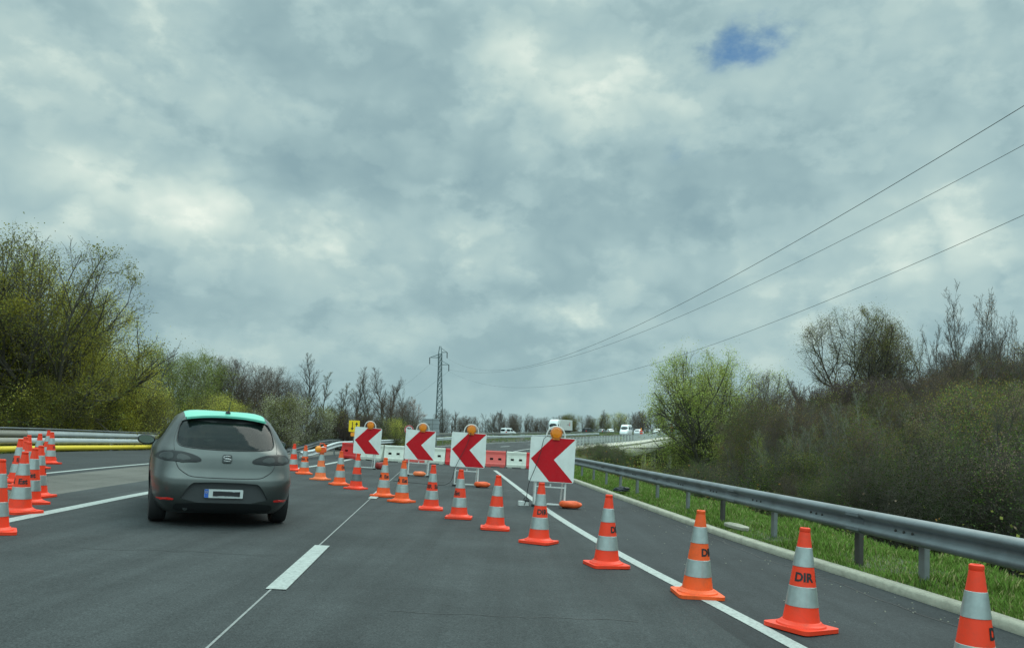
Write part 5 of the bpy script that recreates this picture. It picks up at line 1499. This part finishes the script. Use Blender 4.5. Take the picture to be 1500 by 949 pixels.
template('willow2', 'bark_dark', ['leaf_willow', 'leaf_olive', 'leaf_fresh', 'leaf_willow'], 62000, .07, .16, 32, name='willow_tree', H=10, r0=.17, stems=5, clear=.12, lv_=((11, .55, 60), (8, .46, 48), (8, .44, 46)), shape='round', trop=.04, env=(0.55, 0.44, 0.45))
template('bare1', 'bark_brown', ['bud_brown', 'bud_brown'], 2500, .05, .06, 41, cut=2, name='bare_tree', H=10, r0=.12, stems=1, clear=.12, lv_=((22, .33, 38), (9, .42, 36), (7, .42, 38)), shape='up', trop=.13)
template('bare2', 'bark_grey', ['bud_brown', 'leaf_olive'], 2500, .05, .06, 42, cut=2, name='bare_tree', H=10, r0=.13, stems=2, clear=.1, lv_=((16, .36, 40), (9, .42, 38), (7, .42, 38)), shape='up', trop=.11)
template('bare3', 'bark_brown', ['bud_brown', 'leaf_rust', 'bud_brown'], 14000, .05, .16, 43, cut=2, name='bare_tree', H=10, r0=.12, stems=4, clear=.08, lv_=((12, .50, 46), (10, .45, 44), (9, .42, 44)), shape='round', trop=.05, env=(0.58, 0.4, 0.42))
template('poplar1', 'bark_dark', ['bud_brown'], 1500, .05, .05, 44, cut=2, name='bare_tree', H=10, r0=.11, stems=1, clear=.08, lv_=((24, .20, 34), (7, .45, 34), (5, .45, 36)), shape='round', trop=.12, wob=.10)
template('poplar2', 'bark_grey', ['bud_brown', 'leaf_olive'], 1500, .05, .05, 45, cut=2, name='bare_tree', H=10, r0=.10, stems=1, clear=.05, lv_=((22, .24, 30), (7, .42, 32), (5, .45, 36)), shape='up', trop=.14, wob=.11)
template('sparse', 'bark_grey', ['leaf_rust', 'bud_brown'], 1500, .05, .08, 46, cut=2, name='bare_tree', H=10, r0=.08, stems=5, clear=.2, lv_=((10, .30, 34), (7, .42, 34), (5, .45, 36)), shape='up', trop=.09, wob=.10)
template('pale', 'bark_pale', ['leaf_wood', 'leaf_olive', 'leaf_green'], 5000, .05, .12, 47, cut=2, name='pale_stemmed_tree', H=10, r0=.085, stems=3, clear=.3, lv_=((12, .30, 42), (8, .42, 38), (5, .45, 38)), shape='up', trop=.08, wob=.12)
template('blossom', 'bark_brown', ['blossom', 'leaf_pale', 'blossom', 'leaf_olive'], 24000, .07, .13, 51, name='blossoming_shrub', H=5, r0=.08, stems=6, clear=.05, lv_=((12, .40, 52), (7, .5, 48), (5, .5, 50)), shape='round', trop=.05)
template('pinkblossom', 'bark_brown', ['blossom_pink', 'bud_brown'], 6000, .08, .10, 52, name='blossoming_tree', H=8, r0=.10, stems=2, clear=.12, lv_=((14, .34, 42), (8, .45, 40), (6, .45, 40)), shape='round', trop=.08)
template('olive', 'bark_dark', ['leaf_olive', 'bud_brown', 'leaf_olive'], 30000, .05, .12, 61, cut=2, name='spreading_tree', H=10, r0=.17, stems=3, clear=.40, lv_=((14, .50, 58), (11, .46, 48), (10, .42, 44)), shape='round', trop=.06, env=(0.7, 0.36, 0.3))
template('brush1', 'bark_dark', ['leaf_green', 'leaf_wood', 'leaf_deep', 'leaf_olive'], 34000, .055, .26, 71, name='leafy_shrub', H=5, r0=.04, stems=8, clear=.03, lv_=((12, .36, 50), (7, .5, 48), (4, .5, 48)), shape='round', trop=.05)
template('brush2', 'bark_plum', ['bud_brown', 'bark_plum', 'leaf_olive'], 9000, .05, .16, 72, cut=1, name='bare_shrub', H=5, r0=.04, stems=9, clear=.03, lv_=((13, .38, 44), (8, .48, 42), (6, .48, 42)), shape='round', trop=.06)
template('brush3', 'bark_plum', ['leaf_rust', 'leaf_mustard', 'leaf_wood', 'leaf_mustard'], 30000, .04, .16, 73, name='rusty_shrub', H=5, r0=.04, stems=8, clear=.03, lv_=((12, .38, 48), (8, .48, 44), (5, .5, 45)), shape='round', trop=.05)
template('brush4', 'bark_dark', ['leaf_deep', 'leaf_wood', 'leaf_deep', 'leaf_green', 'bud_brown'], 30000, .052, .24, 74, cut=1, name='tangled_shrub', H=5, r0=.04, stems=9, clear=.02, lv_=((12, .40, 50), (7, .5, 46), (5, .5, 48)), shape='round', trop=.04)
rt_ = random.Random(99)
def tree(key, u, Y, top, label, cat='tree', group=None, wide=1.0, x=None, sink=.1, hmin=None):
    t = TPL[key]
    o = copy_tree(t['root']) if t['used'] else t['root']; t['used'] = True
    X = (u-750)/1200*Y if x is None else x
    z0 = tz(X, Y)-sink
    H_ = pt_at(u, top, Y).z-z0
    if hmin: H_ = max(H_, hmin)
    s = H_/t['H']
    o.location = (X, Y, z0); o.rotation_euler = (0, 0, rt_.uniform(0, 6.28)); o.scale = (s*wide, s*wide, s)
    tag(o, label, cat, group); return o
GL = 'trees behind the far left barrier'
for a in [
 ('maple2', 70, 36, 358, 'tall domed budding tree with yellow-green leaves, left of the grey car', 1.12),
 ('maple1', -6, 35, 378, 'tall budding tree at the left edge of the photo', .9),
 ('maple1', 128, 39, 432, 'lower right neighbour of the tall domed budding tree', .78),
 ('maple2', -120, 34, 380, 'budding tree beyond the left edge of the photo', 1.0),
 ('hedge1', -210, 32, 470, 'bushy tree well beyond the left edge of the photo', 1.0),
 ('maple1', -300, 33, 400, 'second budding tree beyond the left edge of the photo', 1.0),
 ('hedge1', 20, 33.5, 560, 'yellow-green bushy tree under the tall tree at the left edge', .9),
 ('hedge1', 95, 34, 555, 'yellow-green bushy tree behind the lone cone and the yellow strip', 1.0),
 ('hedge1', 168, 37, 512, 'yellow-green bushy tree sloping down to the mirror side of the grey car', .8),
 ('hedge2', -25, 33, 575, 'green bush cut by the left edge of the photo', 1.0),
 ('hedge2', 60, 36, 520, 'dense olive bush between the two tall budding trees', 1.0),
 ('hedge1', 205, 38, 565, 'yellow-green bush just left of the hatchback roof', 1.0),
 ('bare2', 222, 46, 512, 'half-bare tree between the tall trees and the pale green willow', .8),
 ('willow1', 248, 50, 508, 'pale green willow rising behind the left end of the mint roof', .95),
 ('willow1', 284, 54, 514, 'second pale green willow, directly behind the mint roof', .95),
 ('hedge1', 308, 50, 578, 'olive bush directly above the mint roof', 1.1),
 ('bare3', 322, 56, 522, 'brown bare tree above the antenna of the hatchback', 1.0),
 ('bare3', 350, 58, 528, 'brown bare tree with wide crown right of the antenna', 1.0),
 ('bare3', 380, 62, 536, 'grey-brown bare tree above the left side of the blossoming shrub', .9),
 ('hedge2', 352, 52, 592, 'olive bush behind the right end of the mint roof', 1.0),
 ('bare3', 408, 66, 538, 'bare brown tree behind the blossoming shrub', 1.0),
 ('poplar1', 450, 68, 519, 'slim dark bare tree standing tallest above the blossoming shrub', 1.15),
 ('bare3', 432, 70, 556, 'thin grey bare tree just left of the slim tall one', .8),
 ('poplar2', 478, 72, 546, 'slim bare tree right of the tallest slim one', 1.2),
 ('poplar2', 494, 74, 560, 'small slim bare tree above the red-brown shrub', 1.3),
 ('poplar1', 524, 70, 538, 'slim bare tree directly above the yellow sign', 1.1),
 ('poplar2', 508, 78, 570, 'low slim bare tree just left of the one above the yellow sign', 1.3),
 ('poplar2', 545, 74, 553, 'slim bare tree above the beacon of the farthest arrow sign', 1.2),
 ('poplar1', 559, 72, 538, 'slim bare tree right above the farthest arrow sign', 1.15),
 ('bare1', 577, 72, 553, 'bare tree with dense twigs left of the speed sign', .85),
 ('bare2', 592, 76, 566, 'bare tree directly above the speed sign', .8),
 ('bare3', 566, 66, 578, 'low bare shrubby tree between the farthest arrow sign and the speed sign', .8),
 ('pinkblossom', 612, 82, 582, 'small pinkish blossoming tree left of the grey board', .8),
 ('bare2', 462, 66, 578, 'thin grey bare tree right under the tallest slim tree', 1.1),
 ('bare2', 498, 68, 575, 'low grey bare tree behind the red-brown shrub', 1.1),
 ('bare2', 536, 70, 572, 'low grey bare tree between the two slim trees by the yellow sign', 1.1),
 ('bare3', 590, 70, 588, 'low brown bare tree right beside the speed sign', 1.0),
 ('blossom', 420, 50, 578, 'white blossoming shrub behind the right flank of the hatchback', 1.1),
 ('blossom', 452, 54, 592, 'white blossoming shrub at the right, lower than its neighbour', 1.1),
 ('hedge2', 482, 56, 596, 'dark green bush between the blossoming shrubs and the red-brown shrub', .9),
 ('brush2', 505, 56, 598, 'red-brown leafless shrub left of the yellow sign', 1.0),
 ('brush2', 530, 58, 603, 'red-brown leafless shrub behind the farthest arrow sign', 1.0),
 ('hedge2', 574, 62, 612, 'dark green bush at the foot of the bare trees by the speed sign', 1.0),
 ('brush4', 598, 66, 610, 'tangled low bush behind the third arrow sign', 1.0),
 ('brush4', 545, 60, 608, 'tangled low bush behind the beacon of the farthest arrow sign', 1.0),
 ]: tree(*a[:5], group=GL, wide=a[5], cat='shrub' if a[0] in ('blossom', 'brush2', 'brush4') else 'tree')
# far line of grey trees beyond the bend
far_l = 'grey bare tree in the far row beyond the bend, between the pylon and the lorry'
far_r = 'brownish bare tree in the far row between the lorry and the tall green tree'
for k in range(26):
    u = 652+k*7.4+rt_.uniform(-3, 3); Y = rt_.uniform(225, 275)
    top = 604+8*math.sin(u*.055+1.1)+rt_.uniform(-3, 5)
    if 748 < u < 790: top += 6
    tree(rt_.choice(['bare1', 'bare3', 'bare2', 'bare3', 'bare3']), u, Y, top, far_l if u < 815 else far_r, group='far trees left of the lorry' if u < 815 else 'far trees right of the lorry', wide=.9)
for k in range(17):
    u = 848+k*8+rt_.uniform(-3, 3); Y = rt_.uniform(285, 330)
    top = 608-max(0, (u-900))*.15+rt_.uniform(-4, 5)
    tree(rt_.choice(['bare1', 'bare3', 'bare2', 'hedge2']), u, Y, top, far_r, group='far trees right of the lorry', wide=.9)
tree('hedge1', 838, 232, 606, 'olive-green bush in front of the far row, just right of the lorry', 'tree')
tree('poplar1', 881, 280, 600, 'slim far tree standing above the grey car', 'tree', wide=1.4)
# right side
GR = 'trees behind the right guardrail'
for a in [
 ('willow2', 1042, 84, 517, 'big round pale green tree where the viaduct ends', .95),
 ('willow1', 1016, 92, 562, 'pale green tree left of the big round one, above the viaduct railing', .55),
 ('willow2', 1086, 88, 534, 'green tree tucked against the right side of the big round one', .95),
 ('bare3', 1128, 82, 545, 'dark bare tree just right of the big round green tree', .72),
 ('bare1', 1152, 78, 548, 'dark bare tree with knobbly twigs in the dip of the skyline', .8),
 ('bare2', 1180, 82, 560, 'thin bare tree left of the tall spreading olive tree', .7),
 ('olive', 1252, 72, 449, 'tall spreading olive-brown tree with rounded crown on the skyline', .95),
 ('olive', 1300, 76, 476, 'right shoulder neighbour of the tall spreading olive tree', .7),
 ('bare2', 1210, 76, 540, 'bare tree leaning under the left side of the tall spreading tree', .7),
 ('bare1', 1336, 74, 475, 'thin bare tree on the skyline right of the tall spreading tree', .7),
 ('bare2', 1362, 78, 490, 'bare tree in the skyline gap before the tallest twiggy tree', .7),
 ('sparse', 1430, 60, 418, 'tallest twiggy tree at right with long thin upright shoots', .75),
 ('sparse', 1400, 64, 455, 'twiggy tree just left of the tallest twiggy one', .7),
 ('sparse', 1470, 62, 452, 'twiggy tree just right of the tallest twiggy one', .7),
 ('bare1', 1500, 66, 480, 'bare tree cut by the right edge of the photo', .8),
 ('bare3', 1450, 66, 500, 'brown bare tree below the tallest twiggy tree', .8),
 ('bare3', 1385, 70, 515, 'brown bare tree on the slope below the skyline gap', .8),
 ]: tree(*a[:5], group=GR, wide=a[5])
def scatter(keys, us, Ys, tops, n_, label, group, cat='shrub', wide=(.8, 1.1), jt=12, seed=1):
    r_ = random.Random(seed)
    for k in range(n_):
        t = (k+.5)/n_; u = us[0]+(us[1]-us[0])*t+r_.uniform(-15, 15); Y = r_.uniform(*Ys)
        top = tops[0]+(tops[1]-tops[0])*t+r_.uniform(-jt, jt)
        tree(r_.choice(keys), u, Y, top, label, cat, group, wide=r_.uniform(*wide))
scatter(['brush2', 'bare3', 'bare3'], (1200, 1420), (56, 68), (570, 540), 17, 'purplish brown leafless shrub on the slope below the tall spreading tree', 'purplish shrubs on the slope', seed=2, jt=10, wide=(.9, 1.2))
scatter(['bare3', 'brush3', 'bare2'], (1400, 1560), (48, 60), (520, 500), 9, 'brown leafless tree on the hillside below the tallest twiggy tree', 'brown hillside trees', 'tree', seed=3, jt=16)
scatter(['bare3', 'wood1', 'bare2', 'olive'], (1100, 1270), (50, 64), (590, 580), 9, 'dark small tree in the dip below the bare skyline trees', 'dark trees in the dip', 'tree', seed=4, jt=16)
scatter(['wood1', 'brush1', 'bare3'], (1085, 1135), (60, 74), (625, 610), 3, 'green shrub at the right foot of the big round tree', 'green shrubs by the round tree', seed=5)
scatter(['brush1', 'wood1', 'brush4'], (852, 915), (58, 84), (648, 656), 11, 'low green shrub under the viaduct, right of the nearest arrow sign', 'low shrubs under the viaduct', seed=6, jt=4)
scatter(['brush1', 'wood1', 'brush4'], (915, 1010), (66, 82), (688, 690), 6, 'low green shrub standing in front of the viaduct pier', 'shrubs at the viaduct pier', seed=26, jt=4)
scatter(['brush1', 'wood1', 'brush4'], (855, 980), (44, 54), (688, 684), 7, 'low green bush behind the guardrail beside the nearest arrow sign', 'low bushes by the arrow sign', seed=16, jt=5)
scatter(['wood1', 'bare3', 'willow2', 'brush3', 'bare2', 'wood1'], (1110, 1330), (36, 48), (615, 590), 12, 'small spring tree in the wood behind the middle of the guardrail', 'small trees behind the guardrail', 'tree', seed=9, jt=22, wide=(.7, .95))
scatter(['brush3', 'bare3', 'brush3'], (1310, 1400), (32, 40), (600, 590), 5, 'rust and yellow-tinged shrub on the lower slope behind the guardrail', 'rusty shrubs on the lower slope', seed=7, jt=15)
scatter(['brush3', 'bare3', 'bare2', 'wood1'], (1390, 1560), (28, 38), (590, 565), 8, 'rust-tinged shrub near the right edge of the photo', 'rusty shrubs at the right edge', seed=8, jt=32)
scatter(['bare1', 'bare2', 'bare3'], (1330, 1560), (42, 58), (525, 505), 9, 'slender bare tree standing above the brown hillside trees', 'slender hillside trees', 'tree', seed=28, jt=30)
scatter(['brush1', 'bare2', 'brush4', 'brush2'], (990, 1160), (28, 44), (684, 655), 9, 'dark leafy shrub in front of the big round tree, behind the guardrail', 'leafy shrubs before the round tree', seed=19, jt=9)
scatter(['brush1', 'bare3', 'brush4', 'bare2', 'brush2'], (1140, 1560), (19, 28), (690, 640), 12, 'near tangled shrub directly behind the guardrail at right', 'near shrubs behind the guardrail', seed=10, jt=24)
scatter(['pale'], (1130, 1530), (24, 44), (610, 560), 11, 'young tree with a pale visible trunk standing in the wood behind the guardrail', 'young pale trunked trees', 'tree', seed=33, wide=(.8, 1.0), jt=30)
scatter(['wood1', 'willow2', 'wood1', 'olive'], (1110, 1540), (26, 48), (625, 575), 11, 'dark green tree with dense crown in the wood behind the guardrail', 'dense green trees in the wood', 'tree', seed=35, wide=(.7, .95), jt=28)
scatter(['sparse', 'bare2'], (1060, 1500), (22, 40), (640, 585), 9, 'thin pale leafless stems rising from the thicket behind the guardrail', 'thin pale stems in the thicket', 'tree', seed=12, wide=(.7, .9), jt=22)
# a few trees beyond both edges of the frame so a step to the side still sees a wood
for k in range(7):
    tree(rt_.choice(['brush4', 'brush1', 'hedge2']), 0, 8+k*2.5, 650, 'shrub of the wood beyond the right edge, behind the guardrail', 'shrub', 'shrubs beyond the right edge', x=16+k*1.2+rt_.uniform(-1, 1), hmin=3.5)
# templates nobody used are dropped
for k, t in TPL.items():
    if not t['used']:
        for c in list(t['root'].children): bpy.data.objects.remove(c)
        bpy.data.objects.remove(t['root'])

# ------------------------------------------------------------ undergrowth and grass
def cover(name, pts, per, size, spread, hgt, mats, seed, label, cat):
    rg = np.random.default_rng(seed); P = np.array(pts)
    C = np.repeat(P, per, 0)+rg.normal(size=(len(P)*per, 3))*np.array([spread, spread, 0]); C[:, 2] += np.abs(rg.normal(size=len(C)))*hgt
    V, F = leaf_quads(rg, C, size); mi = rg.integers(0, len(mats), len(P)).repeat(per)
    mi = np.where(rg.random(len(mi)) < .25, rg.integers(0, len(mats), len(mi)), mi)
    o = np_mesh(name, V, F, [MT[m] for m in mats], mi); return tag(o, label, cat, kind='stuff')
r_ = np.random.default_rng(5)
def road_off(x, y):
    j = np.argmin((RP[:, 0]-x)**2+(RP[:, 1]-y)**2); return (x-RP[j, 0])*RN[j, 0]+(y-RP[j, 1])*RN[j, 1]
xs_ = []; n_ = 6800
X = np.concatenate([r_.uniform(2, 75, n_-1500), r_.uniform(4, 34, 1500)]); Y = np.concatenate([r_.uniform(8, 105, n_-1500), r_.uniform(45, 150, 1500)])
ok = np.array([road_off(a, b) > 8.0 for a, b in zip(X, Y)]); X = X[ok]; Y = Y[ok]; Z = terrain_h(X, Y)
cover('undergrowth', np.stack([X, Y, Z], 1), 40, .06, .45, .45, ['leaf_green', 'leaf_deep', 'bud_brown', 'leaf_olive', 'leaf_deep', 'leaf_rust'], 6, 'low leafy and brown undergrowth covering the slope behind the guardrail', 'undergrowth')
X = r_.uniform(-60, -13, 2600); Y = r_.uniform(10, 110, 2600); D2 = np.array([np.min((LP[:, 0]-a)**2+(LP[:, 1]-b)**2) for a, b in zip(X, Y)])
ok = D2 > 4.6**2; X = X[ok]; Y = Y[ok]; ok = np.array([x < LP[np.argmin(abs(LP[:, 1]-y)), 0] for x, y in zip(X, Y)]); X = X[ok]; Y = Y[ok]
cover('hedge_bottom', np.stack([X, Y, terrain_h(X, Y)], 1), 30, .10, .5, .40, ['leaf_olive', 'leaf_green', 'leaf_deep', 'bud_brown'], 7, 'rough grass and weeds under the trees behind the far left barrier', 'undergrowth')
# weeds on the median and along the far road, seen edge on behind the viaduct railing
P3 = []
for i in range(iy(RP, 60), iy(RP, 235)):
    for _ in range(16):
        w = r_.uniform(0, 1); a = RP[i, :2]+RN[i]*(-4.9); q = LP[:, :2]+LN*2.3; q = q[np.argmin(((q-a)**2).sum(1))]
        p = a*(1-w)+q*w; P3.append((p[0]+r_.uniform(-1, 1)*.4, p[1]+r_.uniform(-1, 1), RP[i, 2]+.1))
cover('median_weeds', P3, 30, .09, .35, .26, ['leaf_green', 'leaf_deep', 'leaf_wood', 'bud_brown'], 9, 'dark green weeds on the median between the two carriageways', 'weeds')
# grass blades on the verge
def grass(name, n_, offr, yr, label, seed, hmin=.04, hmax=.12, pw=1.0, wdt=.0028):
    rg = np.random.default_rng(seed)
    t = rg.random(n_)**pw; y = yr[0]+(yr[1]-yr[0])*t; o = offr[0]+(offr[1]-offr[0])*rg.random(n_); o = np.maximum(o, 5.93+.34*sstep(0, 7, 13-y)+.25*rg.random(n_)*(o < 6.3))
    i = np.clip(np.searchsorted(RPf[:, 1], y), 1, len(RPf)-1); f_ = (y-RPf[i-1, 1])/(RPf[i, 1]-RPf[i-1, 1])
    Pp = RPf[i-1]*(1-f_[:, None])+RPf[i]*f_[:, None]
    x = Pp[:, 0]+RNf[i, 0]*o; yy = Pp[:, 1]+RNf[i, 1]*o
    z = np.concatenate([terrain_h(x[k:k+4000], yy[k:k+4000]) for k in range(0, n_, 4000)])
    cl = np.clip(.62+.6*np.sin(x*2.3+yy*.7)*np.sin(yy*1.9-x)+.25*np.sin(yy*5.1+x*3), .3, 1.5)
    h = rg.uniform(hmin, hmax, n_)*cl*(1+.25*np.clip((o-6.4)/2, 0, 1)); a = rg.uniform(0, 6.28, n_); w = wdt*(1+y/14)
    ln = rg.uniform(.1, .6, n_)*h; la = rg.uniform(0, 6.28, n_)
    ux, uy = np.cos(a)*w, np.sin(a)*w; lx, ly = np.cos(la)*ln, np.sin(la)*ln
    V = np.stack([np.stack([x-ux, yy-uy, z-.01], 1), np.stack([x+ux, yy+uy, z-.01], 1), np.stack([x+ux*.7+lx*.35, yy+uy*.7+ly*.35, z+h*.6], 1), np.stack([x+lx, yy+ly, z+h], 1)], 1).reshape(-1, 3)
    F = (np.arange(n_)*4)[:, None]+np.array([[0, 1, 2, 3]])
    mi = (rg.random(n_) < .20).astype(int)+2*(rg.random(n_) < .25).astype(int); mi = np.minimum(mi, 2)
    ob = np_mesh(name, V, F, [MT['grass_blade'], MT['grass_dry'], MT['leaf_green']], mi); return tag(ob, label, 'grass', kind='stuff')
grass('grass', 230000, (5.93, 9.4), (3, 60), 'short bright green grass on the verge between kerb and guardrail', 3, pw=1.5)
# flowers: a few dandelions
rg = np.random.default_rng(8)
# litter and the broken kerb stone
x, y = pixg(1062, 778, .05)
m = MB(); bm_ = [(-.24, -.07), (-.10, -.10), (.15, -.09), (.27, -.02), (.2, .07), (-.05, .09), (-.22, .04)]
m.prism(bm_, -.03, .03); so_ = m.build('kerb_stone', MT['stone'], bevel=.012); so_.location = (x+.28, y+.3, zroad(x, y)+.10); so_.rotation_euler = (R(4), R(6), R(-60))
tag(so_, 'loose pale slab of stone lying across the gap in the kerb', 'stone')
x, y = pixg(893, 722, .06)
bm = bmesh.new(); bmesh.ops.create_icosphere(bm, subdivisions=3, radius=1)
for v in bm.verts:
    c = v.co; n_ = .25*math.sin(c.x*6+1)*math.sin(c.y*7)+.2*math.sin(c.z*9+c.x*5)
    v.co = Vector((c.x*.20*(1+n_), c.y*.12*(1+n_), max(0, c.z*.09*(1+n_)+.03)))
me = bpy.data.meshes.new('plastic_bag'); bm.to_mesh(me); bm.free(); me.shade_smooth(); me.materials.append(MT['bag_black'])
o = bpy.data.objects.new('plastic_bag', me); COL.objects.link(o); o.location = (x+.35, y+.2, zroad(x, y)+.10)
tag(o, 'crumpled dark plastic bag in the grass behind the kerb under the guardrail', 'litter')
# small stones and grit on the shoulder
m = MB(); r2 = random.Random(4)
for k in range(110):
    y = r2.uniform(3, 18); x = cx(y)+r2.choice([r2.gauss(5.35, .25), r2.uniform(3.8, 5.6)]); x = min(x, cx(y)+5.62)+kerb_shift(y)
    s = r2.uniform(.004, .010); m.box((x, y, zroad(x, y)+s*.35), (s*1.6, s, s*.8), rz=r2.uniform(0, 3))
tag(m.build('grit', MT['stone'], fixn=False), 'pale grit scattered along the kerb on the shoulder', 'grit', kind='stuff')
